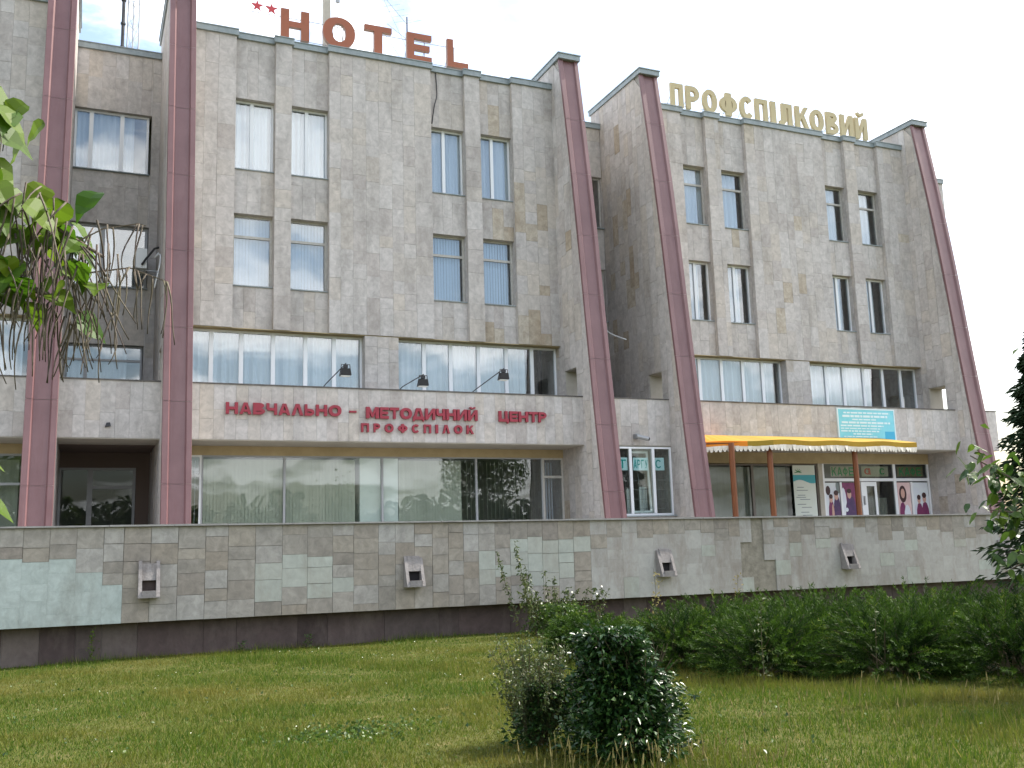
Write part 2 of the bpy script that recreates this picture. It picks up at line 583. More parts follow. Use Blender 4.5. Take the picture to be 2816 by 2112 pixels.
# ------------------------------------------------------------------ cladding: collect, then emit
class Cladding:
    def __init__(s):
        s.tiles = []   # (area, x0,x1,y0,y1,z0,z1, matkey, tint, parent)
        s.rest = MB()
        s.mats = ['stone', 'brown', 'wallstone', 'mint', 'pale', 'cream']

    def tile(s, x0, x1, y0, y1, z0, z1, mk, tint, parent, single=True):
        c = np.array([(x0 + x1) / 2, y0, (z0 + z1) / 2])
        d = c - np.array(CAM)
        r = np.linalg.norm(d)
        a = ((x1 - x0) * abs(d[1]) + (y1 - y0) * abs(d[0])) * (z1 - z0) / r ** 3
        v = cam.matrix_world.inverted() @ Vector(c)
        if v.z > -1 or abs(v.x / v.z) > .53 or abs(v.y / v.z) > .40:
            a = 0
        if not single:
            a = 0
        s.tiles.append((a, x0, x1, y0, y1, z0, z1, mk, tint, parent))

    def emit(s, limit, root, name='tile', restname='tile_cladding'):
        s.tiles.sort(key=lambda q: -q[0])
        for i, (a, x0, x1, y0, y1, z0, z1, mk, tint, parent) in enumerate(s.tiles):
            if i < limit and a > 0:
                slab_obj(name, x0, x1, y0, y1, z0, z1, M[mk], parent, tint)
            else:
                s.rest.box(x0, x1, y0, y1, z0, z1, tint, s.mats.index(mk))
        if s.rest.v:
            s.rest.build(restname, [M[k] for k in s.mats], root, 'stuff')


def split_cols(a, b, wmin, wmax):
    out = [a]
    while b - out[-1] > wmax * 1.35:
        out.append(out[-1] + rnd.uniform(wmin, wmax))
    out.append(b)
    return out


def split_rows(z0, z1, hmin, hmax):
    out = [z1]
    while out[-1] - z0 > hmax * 1.15:
        out.append(out[-1] - rnd.uniform(hmin, hmax))
    if out[-1] - z0 < hmin * .5 and len(out) > 1:
        out[-1] = z0
    else:
        out.append(z0)
    return out


def clad(cl, x0, x1, z0, z1, yf, parent, holes=(), wr=(.28, .40), hr=(.28, .95), gap=.0035, th=.03, mk='stone', pick=None, single=True):
    """tiles on a wall facing -Y whose finished face lies near yf"""
    xs = sorted({x0, x1, *[min(max(h[0], x0), x1) for h in holes], *[min(max(h[1], x0), x1) for h in holes]})
    for xa, xb in zip(xs[:-1], xs[1:]):
        if xb - xa < .02:
            continue
        iv = [(z0, z1)]
        for h in holes:
            if h[0] < (xa + xb) / 2 < h[1]:
                nv = []
                for a, b in iv:
                    if h[3] <= a or h[2] >= b:
                        nv.append((a, b))
                    else:
                        if h[2] > a:
                            nv.append((a, h[2]))
                        if h[3] < b:
                            nv.append((h[3], b))
                iv = nv
        for a, b in iv:
            if b - a < .02:
                continue
            cs = split_cols(xa, xb, *wr)
            for ca, cb in zip(cs[:-1], cs[1:]):
                rs = split_rows(a, b, *hr)
                for rb, ra in zip(rs[:-1], rs[1:]):
                    k = mk
                    t = rnd.random()
                    g = gap * rnd.choice((.5, 1, 1, 1.6))
                    if pick:
                        k = pick((ca + cb) / 2, (ra + rb) / 2) or k
                        if k == 'skip':
                            continue
                        if k in ('mint', 'cream'):
                            g = .0012
                    p = rnd.uniform(0, .007) if k not in ('mint', 'cream') else rnd.uniform(0, .002)
                    cl.tile(ca + g / 2, cb - g / 2, yf - p, yf + th, ra + g / 2, rb - g / 2, k, t, parent, single)


def wall_cells(mb, x0, x1, z0, z1, y0, y1, holes):
    xs = sorted({x0, x1, *[min(max(q, x0), x1) for h in holes for q in h[:2]]})
    for xa, xb in zip(xs[:-1], xs[1:]):
        hs = sorted([h for h in holes if h[0] < (xa + xb) / 2 < h[1]], key=lambda h: h[2])
        z = z0
        for h in hs:
            if h[2] > z:
                mb.box(xa, xb, y0, y1, z, h[2])
            z = max(z, h[3])
        if z < z1:
            mb.box(xa, xb, y0, y1, z, z1)


# ------------------------------------------------------------------ ground
def gz(x, y):
    t = np.clip((np.asarray(y, float) - 2) / 18, 0, 1)
    return -.36 * t + .02 * np.sin(np.asarray(x) * 1.1) * np.cos(np.asarray(y) * .9)


gx = np.unique(np.concatenate([np.linspace(-500, -14, 18), np.linspace(-14, 34, 97), np.linspace(34, 600, 18)]))
gy = np.unique(np.concatenate([np.linspace(-500, -6, 16), np.linspace(-6, 26, 65), np.linspace(26, 900, 20)]))
GX, GY = np.meshgrid(gx, gy)
gv = np.stack([GX, GY, gz(GX, GY)], -1).reshape(-1, 3)
nx = len(gx)
gi = np.arange((len(gy) - 1) * (nx - 1))
r0, c0 = gi // (nx - 1), gi % (nx - 1)
b0 = r0 * nx + c0
o = add(bpy.data.objects.new('ground', fast_mesh('ground', gv, np.stack([b0, b0 + 1, b0 + nx + 1, b0 + nx], 1), M['soil'], smooth=True)))
tag(o, kind='structure')

FL = 1.10   # terrace floor level
box('terrace_floor', -14, 40, 20.32, 23.2, .55, FL, M['concrete'], kind='structure')

# ------------------------------------------------------------------ the building
B = thing('hotel_building', 'four storey stone clad building with slanting red metal fins and recessed windows', 'building', (13, 26, FL))
CL = Cladding()
YF = 26.0
YR = 26.15      # recessed window columns
YG = 26.33      # glass line
ROOF = 15.62
WB = 7.39       # bottom edge of the upper wall
FAS = 24.72     # balcony parapet face


def front_y(z):
    zs = [FL, 2.17, 4.8, 8.03, 10.72, 12.54, 14.47, 16.38]
    ys = [23.55, 23.68, 24.0, 24.37, 24.65, 24.87, 25.14, 25.43]
    return float(np.interp(z, zs, ys))


def front_z(y):
    zs = [FL, 2.17, 4.8, 8.03, 10.72, 12.54, 14.47, 16.38]
    ys = [23.55, 23.68, 24.0, 24.37, 24.65, 24.87, 25.14, 25.43]
    return float(np.interp(y, ys, zs))


def pane(x0, x1, z0, z1, y, parent, m='glass'):
    return box('pane', x0, x1, y, y + .012, z0, z1, M[m], parent)


def curtain(x0, x1, z0, z1, y, parent, m='curtain', folds=9.0, amp=.035):
    n = max(6, int((x1 - x0) * 34))
    xs = np.linspace(x0, x1, n)
    ph = rnd.uniform(0, 6)
    ys = y + amp * np.sin((xs - x0) * folds * 2 * math.pi / 1.0 * .55 + ph) + amp * .5 * np.sin((xs - x0) * 23 + ph * 2)
    b = MB()
    for i in range(n - 1):
        b.poly([(xs[i], ys[i], z0), (xs[i + 1], ys[i + 1], z0), (xs[i + 1], ys[i + 1], z1), (xs[i], ys[i], z1)])
    return b.build('curtain', M[m], parent, smooth=True)


def blind(x0, x1, z0, z1, y, parent, m='blind', ang=18, wd=.095, pitch=.088):
    b = MB()
    x = x0 + wd / 2
    while x < x1 - wd / 2 + .01:
        a = R(ang + rnd.uniform(-5, 5))
        dx, dy = wd / 2 * math.cos(a), wd / 2 * math.sin(a)
        b.poly([(x - dx, y - dy, z0), (x + dx, y + dy, z0), (x + dx, y + dy, z1), (x - dx, y - dy, z1)], rnd.random())
        x += pitch
    return b.build('blind', M[m], parent)


def window(x0, x1, z0, z1, y, style, parent=None, muls=(), trans=None, fr=.055, cur=None, cm='curtain', gm='glass', sill=True, curspan=None, mw=None):
    """frame mesh is the window part; panes, sill, curtain are its sub-parts"""
    fm = M[style]
    d = .07
    b = MB()
    b.box(x0, x0 + fr, y, y + d, z0, z1)
    b.box(x1 - fr, x1, y, y + d, z0, z1)
    b.box(x0 + fr, x1 - fr, y, y + d, z1 - fr, z1)
    b.box(x0 + fr, x1 - fr, y, y + d, z0, z0 + fr)
    xs = [x0 + fr]
    hw = (mw or fr * .9)
    for q in muls:
        b.box(q - hw, q + hw, y - .004, y + d, z0 + fr, z1 - fr)
        xs += [q - hw, q + hw]
    xs.append(x1 - fr)
    rows = [(z0 + fr, z1 - fr)]
    if trans:
        for i in range(0, len(xs), 2):
            b.box(xs[i], xs[i + 1], y + .003, y + d, trans - fr * .6, trans + fr * .6)
        rows = [(z0 + fr, trans - fr * .6), (trans + fr * .6, z1 - fr)]
    w = b.build('window', fm, parent or B)
    for i in range(0, len(xs), 2):
        for ra, rb in rows:
            pane(xs[i], xs[i + 1], ra, rb, y + .03, w, gm)
    if sill:
        box('sill', x0 - .03, x1 + .03, y - .22, y + .01, z0 - .03, z0 - .004, M['cap'], w)
    ca, cb = curspan or (x0 + .03, x1 - .03)
    if cur == 'sheer':
        curtain(ca, cb, z0, z1 - .03, y + .14, w, cm)
    elif cur == 'blind':
        blind(ca, cb, z0 + .03, z1 - .05, y + .14, w, cm)
    return w


def cornice(mb, x0, x1, y, z, h=.16, out=.07, deep=.5):
    mb.box(x0, x1, y - out, y + deep, z, z + h)
    mb.box(x0, x1, y - out - .02, y + deep, z + h, z + h + .025)


T4, B4, T3, B3 = 13.88, 11.85, 10.58, 8.58


def block(x0, x1, cols, strips, pill, brown, old_top, near):
    """one window bay of the facade between two fins"""
    wall = MB()
    holes = []
    for a, b in cols:
        holes += [(a, b, B4, T4), (a, b, B3, T3)]
    # recessed backing over everything, then proud panels between the window columns
    wall_cells(wall, x0, x1, WB, ROOF, YR + .032, YR + .24, holes)
    edges = [x0] + [q for c in cols for q in c] + [x1]
    proud = list(zip(edges[0::2], edges[1::2]))
    for a, b in proud:
        wall.box(a + .02 * (a > x0 + .01), b - .02 * (b < x1 - .01), YF + .032, YR + .03, WB, ROOF)
    W = wall.build('facade_wall', M['mortar'], B)

    def pk(x, z):
        if brown:
            for bx, bz, rx, rz, p in brown:
                if abs(x - bx) < rx and abs(z - bz) < rz and rnd.random() < p:
                    return 'brown'
        if rnd.random() < .004:
            return 'brown'
    for a, b in proud:
        clad(CL, a, b, WB, ROOF, YF, W, pick=pk)
        if b < x1 - .01:      # return face at the right of the panel (looks to +X)
            CL.rest.box(b - .018, b, YF + .034, YR, WB, ROOF, rnd.random())
        if a > x0 + .01:      # return face towards -X
            z = WB
            while z < ROOF - .01:
                zz = min(ROOF, z + rnd.uniform(.3, .9))
                CL.rest.box(a, a + .018, YF + .034, YR, z + .002, zz - .002, rnd.random())
                z = zz
    for a, b in cols:
        clad(CL, a, b, WB, ROOF, YR, W, holes=holes, pick=pk)
        for z0, z1 in ((B4, T4), (B3, T3)):       # reveals of the openings
            CL.rest.box(b - .001, b + .02, YR + .03, YG + .1, z0, z1, .4 + .3 * rnd.random())
            CL.rest.box(a - .02, a + .001, YR + .03, YG + .1, z0, z1, .4)
            CL.rest.box(a, b, YR + .03, YG + .1, z1 - .001, z1 + .02, .3)
    # roof cap follows the panels
    c = MB()
    for a, b in proud:
        cornice(c, a - .05 * (a > x0 + .01), b + .05 * (b < x1 - .01), YF, ROOF)
    for a, b in cols:
        cornice(c, a + .05, b - .05, YR, ROOF - .004)
    c.build('roof_cap', M['cap'], B)
    # the windows
    for i, (a, b) in enumerate(cols):
        for (z0, z1, top) in ((B4, T4, True), (B3, T3, False)):
            old = old_top if top else not old_top
            if old:
                window(a, b, z0, z1, YG, 'oldframe', trans=z0 + (z1 - z0) * .70, fr=.06, cur='blind' if near else 'sheer',
                       cm='blindsky' if near else 'curtain', gm='glass', curspan=None if near else (a + .03, b - .03 - .2 * (i > 0)))
            else:
                window(a, b, z0, z1, YG, 'pvc', muls=[a + (b - a) * .45], fr=.055, cur='sheer', cm='curtain',
                       curspan=None if near else (a + .03, b - .32))
    # soffit under the upper wall, second floor ribbon windows
    sf = MB()
    sf.box(x0, x1, YF + .035, YG + .3, WB - .02, WB - .002)
    sf.build('soffit', M['ochre'], B)
    pl = MB()
    pl.box(pill[0] + .02, pill[1] - .02, YF + .05, YG + .3, FL + 3.6, WB - .02)
    P = pl.build('pillar', M['mortar'], B)
    clad(CL, pill[0], pill[1], FL + 3.6, WB - .022, YF + .02, P)
    CL.rest.box(pill[0], pill[0] + .018, YF + .055, YG + .25, 4.7, WB - .022, .5)
    CL.rest.box(pill[1] - .018, pill[1], YF + .055, YG + .25, 4.7, WB - .022, .5)
    for (a, b), mul in strips:
        window(a, b, 5.05, WB - .02, YG, 'pvc', muls=mul, fr=.06, cur=None, sill=False, mw=.055)
    return W


def ribbons_curtains(spans):
    """curtains behind the ribbon windows hang from the building"""
    for a, b, m in spans:
        curtain(a, b, 5.1, WB - .06, YG + .15, B, m)


A_COLS = [(3.42, 4.49), (4.94, 6.0), (9.04, 10.12), (10.61, 11.68)]
C_COLS = [(17.83, 18.8), (19.35, 20.43), (23.78, 24.79), (25.29, 26.36)]
FIN = [-1.26, 1.62, 13.05, 15.95, 27.55]
FW = .65
block(2.27, 13.05, A_COLS,
      [((2.27, 7.0), [2.94, 3.71, 4.55, 5.42, 6.21]), ((7.97, 13.04), [8.82, 9.63, 10.5, 11.39, 12.23])], (7.0, 7.97),
      [(12.1, 10.9, .5, 1.3, .55), (11.2, 11.0, .5, .5, .5), (10.3, 10.9, .4, .5, .35), (11.0, 8.0, 1.2, .6, .4), (12.2, 8.3, .6, .8, .3), (10.9, 14.4, .3, .4, .5)],
      False, True)
block(16.6, 27.55, C_COLS,
      [((16.6, 21.5), [17.4, 18.23, 19.09, 19.94, 20.74]), ((22.49, 27.54), [23.43, 24.2, 25.11, 25.99, 26.83])], (21.5, 22.49),
      [(22, 9.6, .9, 1.2, .25)], True, False)
# the bay left of the first fin, of which only the right end shows
block(-7.2, -1.26, [(-5.37, -4.29), (-3.80, -2.73)],
      [((-6.4, -1.27), [-5.59, -4.78, -3.91, -3.02, -2.18])], (-7.2, -6.4), None, False, True)
ribbons_curtains([(2.3, 6.95, 'curtain'), (8.0, 12.05, 'curtain'), (12.3, 12.62, 'dark'), (16.7, 21.3, 'curtain'), (22.5, 25.5, 'curtain'), (-6.3, -1.5, 'curtain')])

# fins: core, cladding of both flanks, red metal front in lengths, zinc cap; a doorway links the balconies
OPY0, OPY1, OPZ0, OPZ1 = 25.03, 25.78, 4.75, 6.58
FTOP = 16.38
FBACK = 28.75


def fin(x):
    c = MB()
    x0, x1 = x + .03, x + FW - .03

    def slabp(ya, yb, z0, z1):
        """part of the fin between two depths, cut by the raking front"""
        pts = []
        zs = np.linspace(z0, z1, 7)
        for z in zs:
            pts.append((x0, min(max(ya, front_y(z) + .04), yb), z))
        pts += [(x0, yb, z1), (x0, yb, z0)]
        c.extrude(pts, (FW - .06, 0, 0))
    slabp(23, OPY0, FL, 13.4)
    slabp(OPY0, OPY1, FL, OPZ0)
    slabp(OPY0, OPY1, OPZ1, FTOP)
    slabp(OPY1, FBACK, FL, FTOP)
    F = c.build('fin', M['mortar'], B)
    # flank tiles
    for side in (0, 1):
        xa, xb = (x, x + .029) if side == 0 else (x + FW - .029, x + FW)
        ys = [OPY1, OPY0]
        cols = []
        q = split_cols(OPY1, FBACK, .26, .36)
        cols += list(zip(q[:-1], q[1:]))
        cols += [(OPY0, (OPY0 + OPY1) / 2), ((OPY0 + OPY1) / 2, OPY1)]
        q = split_cols(front_y(FL) + .06, OPY0, .2, .34)
        cols += list(zip(q[:-1], q[1:]))
        for ya, yb in cols:
            iv = [(FL, FTOP)]
            if OPY0 - .001 <= ya and yb <= OPY1 + .001:
                iv = [(FL, OPZ0), (OPZ1, FTOP)]
            for a, b in iv:
                za, zb = min(b, front_z(ya - .045)), min(b, front_z(yb - .045))
                if ya >= 25.48:
                    za = zb = b
                rs = split_rows(a, max(za, a + .05), .35, 1.1)
                g = .004
                for r1, r0 in zip(rs[:-1], rs[1:]):
                    mk = 'stone'
                    if rnd.random() < .02 or (x == 15.95 and 26.1 < ya < 27.7 and 7.5 < r0 < 12.2 and rnd.random() < .3):
                        mk = 'brown'
                    # show singly only the left flanks that the photograph sees
                    if r1 >= za - .01 and zb > za + .02:
                        top = [(xa, ya + g, r1), (xb, ya + g, r1), (xb, yb - g, zb), (xa, yb - g, zb)]
                        CL.rest.hexa([(xa, ya + g, r0 + g), (xb, ya + g, r0 + g), (xb, yb - g, r0 + g), (xa, yb - g, r0 + g)], top, rnd.random())
                    else:
                        p = rnd.uniform(0, .006) * (1 if side == 0 else -1)
                        CL.tile(xa - (p if side == 0 else 0), xb - (p if side else 0), ya + g, yb - g, r0 + g, r1 - g, mk, rnd.random(), F, side == 0)
    # doorway lining
    ln = MB()
    ln.box(x + .03, x + FW - .03, OPY0 - .0, OPY0 + .02, OPZ0, OPZ1)
    ln.box(x + .03, x + FW - .03, OPY1 - .02, OPY1, OPZ0, OPZ1)
    ln.box(x + .03, x + FW - .03, OPY0 + .02, OPY1 - .02, OPZ1 - .02, OPZ1)
    ln.build('doorway_lining', M['soffit'], F)
    # red sheet metal front
    zs = [FL]
    while zs[-1] < FTOP - 2.2:
        zs.append(zs[-1] + rnd.uniform(1.75, 2.05))
    zs.append(FTOP)
    prof = [(-.012, -.07), (.0, .0), (.125, .0), (.165, -.055), (.50, -.055), (.535, .0), (FW, .0), (FW + .012, -.07)]  # x, outward
    for za, zb in zip(zs[:-1], zs[1:]):
        b = MB()
        lv = list(np.linspace(za + .004, zb - .004, 4))
        lean = rnd.uniform(-.003, .003)
        for z0, z1 in zip(lv[:-1], lv[1:]):
            for (u0, o0), (u1, o1) in zip(prof[:-1], prof[1:]):
                b.poly([(x + u0, front_y(z0) - o0 + lean - .05, z0), (x + u1, front_y(z0) - o1 + lean - .05, z0),
                        (x + u1, front_y(z1) - o1 - .05 + lean, z1), (x + u0, front_y(z1) - o0 - .05 + lean, z1)])
        b.build('red_panel', M['red'], F)
    fc = front_y(FTOP)
    cp = MB()
    cp.box(x - .05, x + FW + .05, fc - .13, FBACK + .06, FTOP + .003, FTOP + .16)
    cp.box(x - .075, x + FW + .075, fc - .155, FBACK + .08, FTOP + .16, FTOP + .19)
    cp.build('fin_cap', M['cap'], F)
    return F


for x in FIN:
    fin(x)

# recessed links between the fins
YL = 28.15


def link(x0, x1, wins, zb=4.3, single=True):
    b = MB()
    holes = [(q[0], q[1], q[2], q[3]) for q in wins]
    wall_cells(b, x0, x1, zb, ROOF, YL + .032, YL + .3, holes)
    W = b.build('link_wall', M['mortar'], B)
    clad(CL, x0, x1, zb, ROOF, YL, W, holes=holes, wr=(.3, .4), hr=(.4, 1.0), single=single)
    for h in holes:
        CL.rest.box(h[1] - .001, h[1] + .02, YL + .03, YL + .22, h[2], h[3], .4)
        CL.rest.box(h[0], h[1], YL + .03, YL + .22, h[3] - .001, h[3] + .02, .3)
    c = MB()
    cornice(c, x0, x1, YL, ROOF)
    c.build('roof_cap', M['cap'], B)
    return W


LK = [(-.61, 1.40, 12.10, 13.87), (-.61, 1.40, 8.80, 10.57), (-.61, 1.36, 6.0, 7.19)]
link(-.61, 1.62, LK)
YW = YL + .14
w = window(-.61, 1.33, 12.10, 13.87, YW, 'pvc', muls=[-.18, .62], fr=.06, cur='sheer', curspan=(-.6, .95))
w = window(-.61, 1.38, 8.80, 10.57, YW, 'greyframe', muls=[.22], fr=.07, cur='blind', cm='curtain', curspan=(-.6, .62))
w = window(-.61, 1.34, 6.0, 7.19, YW, 'greyframe', muls=[-.08], trans=6.78, fr=.05, cur='sheer', curspan=(-.6, .95), sill=False)
LK2 = [(13.75, 15.93, 12.05, 13.87), (13.75, 15.93, 8.80, 10.6), (13.75, 15.93, 6.0, 7.19)]
link(13.70, 15.95, LK2)
for h in LK2:
    window(h[0], h[1], h[2], h[3], YW, 'oldframe', muls=[14.8], fr=.06, cur='sheer', curspan=(h[0], h[1] - .5), sill=h[2] > 7)
link(28.2, 31.95, [], 8.4, single=False)      # upper storeys reach past the last fin, open air below

# balcony parapets (all bays at one level)
FT, FB = 5.68, 4.28


def fascia(x0, x1, m='stone', end=None):
    b = MB()
    b.box(x0, x1, FAS + .032, FAS + .2, FB, FT - .03)
    P = b.build('balcony_parapet', M['mortar'], B)
    clad(CL, x0, x1, FB, FT - .03, FAS, P, wr=(.24, .34), hr=(.45, 1.0))
    box('coping', x0, x1, FAS - .03, FAS + .24, FT - .03, FT, M['capdark'], P)
    s = MB()
    s.box(x0, x1, FAS + .01, YF + .12, FB - .02, FB - .003)
    s.build('soffit', M['soffit'], B)
    box('balcony_floor', x0, x1, FAS + .2, YG, 4.5, 4.62, M['concrete'], B)
    return P


for a, b in ((-7.2, -1.26), (-.61, 1.62), (2.27, 13.05), (13.70, 15.95), (16.6, 27.55), (28.2, 29.5)):
    fascia(a, b)
box('end_return', 29.2, 29.5, FAS + .21, 28.1, FB, FT - .1, M['concrete'], B)

# ground floor of the window bays
YS = 26.12


def beam(x0, x1, z0=4.02):
    box('beam', x0, x1, YS - .02, YS + .3, z0, FB - .022, M['ochre'], B)


beam(2.27, 13.05)
beam(16.6, 27.55, 3.9)
beam(-7.2, -1.26)
w = window(2.27, 2.74, FL, 4.02, YS, 'pvc', trans=3.5, fr=.05, sill=False)
blind(2.3, 2.7, FL, 3.9, YS + .25, w, 'curtain', 70)
w = window(2.74, 12.36, FL, 4.02, YS, 'greyframe', muls=[4.84, 7.5, 10.27], fr=.04, sill=False, mw=.03, gm='glassold')
w['label'] = 'wide shop glazing with closed cream blinds'
blind(2.8, 6.82, FL, 3.93, YS + .13, w, 'blind', 12)
blind(8.0, 9.92, FL, 3.93, YS + .13, w, 'blind', 10)
blind(9.98, 12.25, FL, 3.9, YS + .15, w, 'blind', 78, pitch=.125)
box('column', 6.9, 7.98, YS + .12, YS + 1.2, FL, 4.0, M['white'], B)
w = window(12.36, 13.04, FL, 4.02, YS, 'oldframe', trans=3.46, fr=.06, sill=False)
blind(12.45, 12.8, FL, 3.9, YS + .25, w, 'curtain', 30)
w = window(-3.4, -1.28, FL, 4.02, YS, 'greyframe', muls=[-2.0], trans=3.3, fr=.05, sill=False, gm='glassold')
blind(-3.3, -1.4, FL, 3.9, YS + .3, w, 'blind', 20)
window(-7.2, -3.4, FL, 4.02, YS, 'greyframe', muls=[-5.3], fr=.05, sill=False, gm='glassold')

# porch in the first link
b = MB()
b.box(-.61, 1.62, YL + .1, YL + .4, 3.86, 4.3)
b.box(1.28, 1.62, YL + .1, YL + .4, FL, 3.86)
b.build('porch_wall', M['brownwall'], B)
b = MB()
b.box(-.61, 1.62, 26.13, YL + .3, FB - .02, FB - .003)
b.build('soffit', M['brownwall'], B)
w = window(-.61, .14, FL, 3.86, YL + .12, 'greyframe', fr=.06, gm='glassdark', sill=False)
w = window(.14, 1.27, FL, 3.86, YL + .12, 'greyframe', trans=3.34, fr=.07, gm='glassdark', sill=False)
box('door_leaf', .24, .72, YL + .26, YL + .3, FL, 3.28, M['darkframe'], w)
box('door_leaf', .74, 1.2, YL + .26, YL + .3, FL, 3.28, M['darkframe'], w)

# shop window in the second link: white frames, grille, tilted casement
b = MB()
b.box(13.70, 15.95, FAS + .01, FAS + .25, FL, 2.25)
P = b.build('shop_wall', M['mortar'], B)
clad(CL, 13.70, 15.95, FL, 2.25, FAS - .02, P)
w = window(13.70, 15.94, 2.25, 4.24, FAS + .02, 'pvc', muls=[14.55, 15.32], fr=.055, gm='glassold', sill=False, mw=.045)
box('sill', 13.7, 15.95, FAS - .14, FAS + .018, 2.21, 2.246, M['cap'], w)
g = MB()
for x in np.arange(13.85, 15.9, .22):
    g.tube([(x, FAS + .3, 2.3), (x, FAS + .3, 4.1)], .007, 4)
for z in np.arange(2.45, 4.1, .28):
    g.tube([(13.75, FAS + .315, z), (15.9, FAS + .315, z)], .007, 4)
g.build('grille', M['steel'], w)
c = MB()
c.box(14.62, 14.66, -.03, .03, 2.36, 4.12)
c = MB()
zz0, zz1, tilt = 2.33, 4.13, .12
for xa, xb, za, zb in ((14.60, 14.66, zz0, zz1), (15.2, 15.26, zz0, zz1), (14.66, 15.2, zz1 - .06, zz1), (14.66, 15.2, zz0, zz0 + .06)):
    f = lambda z: FAS + .1 + tilt * (z - zz0) / (zz1 - zz0)
    c.hexa([(xa, f(za), za), (xb, f(za), za), (xb, f(za) + .05, za), (xa, f(za) + .05, za)],
           [(xa, f(zb), zb), (xb, f(zb), zb), (xb, f(zb) + .05, zb), (xa, f(zb) + .05, zb)])
c.build('tilted_casement', M['pvc'], w)
curtain(14.62, 14.85, 2.3, 3.05, FAS + .45, w, 'white')
curtain(15.05, 15.28, 2.3, 3.1, FAS + .45, w, 'white')

# cafe front
w = window(16.6, 22.55, FL, 3.88, YS + .02, 'darkframe', muls=[19.9], fr=.05, gm='glassdark', sill=False, mw=.05)
w['label'] = 'dark framed glazing with grey blinds behind'
blind(16.7, 21.4, FL, 3.8, YS + .2, w, 'blind', 5)
box('pier', 22.56, 22.74, YS - .03, YS + .25, FL, 3.9, M['soffit'], B)
cw = window(22.75, 27.54, FL, 3.98, YS, 'pvc', muls=[24.27, 25.93], trans=3.36, fr=.085, gm='glassdark', sill=False, mw=.06)
cw['label'] = 'white framed cafe front with posters and word panels'
d = MB()
for xa, xb, za, zb in ((24.36, 24.6, FL, 3.28), (24.95, 25.05, FL, 3.28), (24.6, 24.95, 3.14, 3.28), (24.6, 24.95, FL, FL + .5)):
    d.box(xa, xb, YS - .03, YS + .02, za, zb)
dd = d.build('door', M['pvc'], B)
pane(24.6, 24.95, FL + .5, 3.14, YS, dd, 'glassdark')
box('door_handle', 24.43, 24.47, YS - .08, YS - .035, 2.5, 2.8, M['steel'], dd)
box('poster_bar', 23.45, 23.53, YS - .025, YS + .02, FL, 3.28, M['pvc'], cw)
box('poster_bar', 26.62, 26.7, YS - .025, YS + .02, FL, 3.28, M['pvc'], cw)
for x0, x1, z0, z1 in ((25.15, 25.85, 1.9, 3.1),):
    curtain(x0, x1, FL, 2.75, YS + .35, cw, 'soffit', 14, .02)


# ---- shell, floors and roof so that the rooms are dark and nothing is see-through
b = MB()
b.box(-7.2, 28.19, 37.7, 38, FL - .4, 8.4)
b.box(-7.2, 31.95, 37.7, 38, 8.4, ROOF)
b.box(27.95, 28.19, YL + .3, 37.7, FL - .4, 8.4)
b.box(28.19, 31.65, YL + .3, 37.7, 8.4, 8.6)
b.box(-7.5, -7.2, YF + .2, 38, FL - .4, ROOF)
b.box(31.65, 31.95, YL + .3, 37.7, 8.4, ROOF)
for z in (4.63, 7.62, 10.95, 14.2):
    b.box(-7.2, 31.65 if z > 8.4 else 27.94, YL + .3, 37.7, z - .25, z - .02)
for x in (-1.0, 2.0, 7.5, 13.4, 16.3, 22.0):
    b.box(x - .06, x + .06, YL + .6, 37.7, FL, ROOF - .35)
b.box(-7.2, 27.94, 29.5, 29.62, FL, ROOF - .35)
b.build('interior', M['room'], B)
b = MB()
b.box(-7.5, 31.95, YL + .32, 38, ROOF - .3, ROOF - .05)
for a, c in ((-7.2, -1.26), (2.27, 13.05), (16.6, 27.55)):
    b.box(a, c, YR + .26, YL + .32, ROOF - .3, ROOF - .05)
    for z in (4.63, 7.62, 10.95, 14.2):
        b.box(a, c, YG + .45, YL + .3, z - .25, z - .02)
b.build('roof', M['concrete'], B)
box('floor_slab', -7.2, 30.5, 23.2, 38, .5, FL, M['concrete'], B)
CL.emit(300, B)


# ------------------------------------------------------------------ letters
def arc(cx, cy, rx, ry, a0, a1, n=9, p=1.0):
    out = []
    for k in range(n + 1):
        a = R(a0 + (a1 - a0) * k / n)
        c_, s_ = math.cos(a), math.sin(a)
        out.append((cx + rx * math.copysign(abs(c_) ** p, c_), cy + ry * math.copysign(abs(s_) ** p, s_)))
    return out


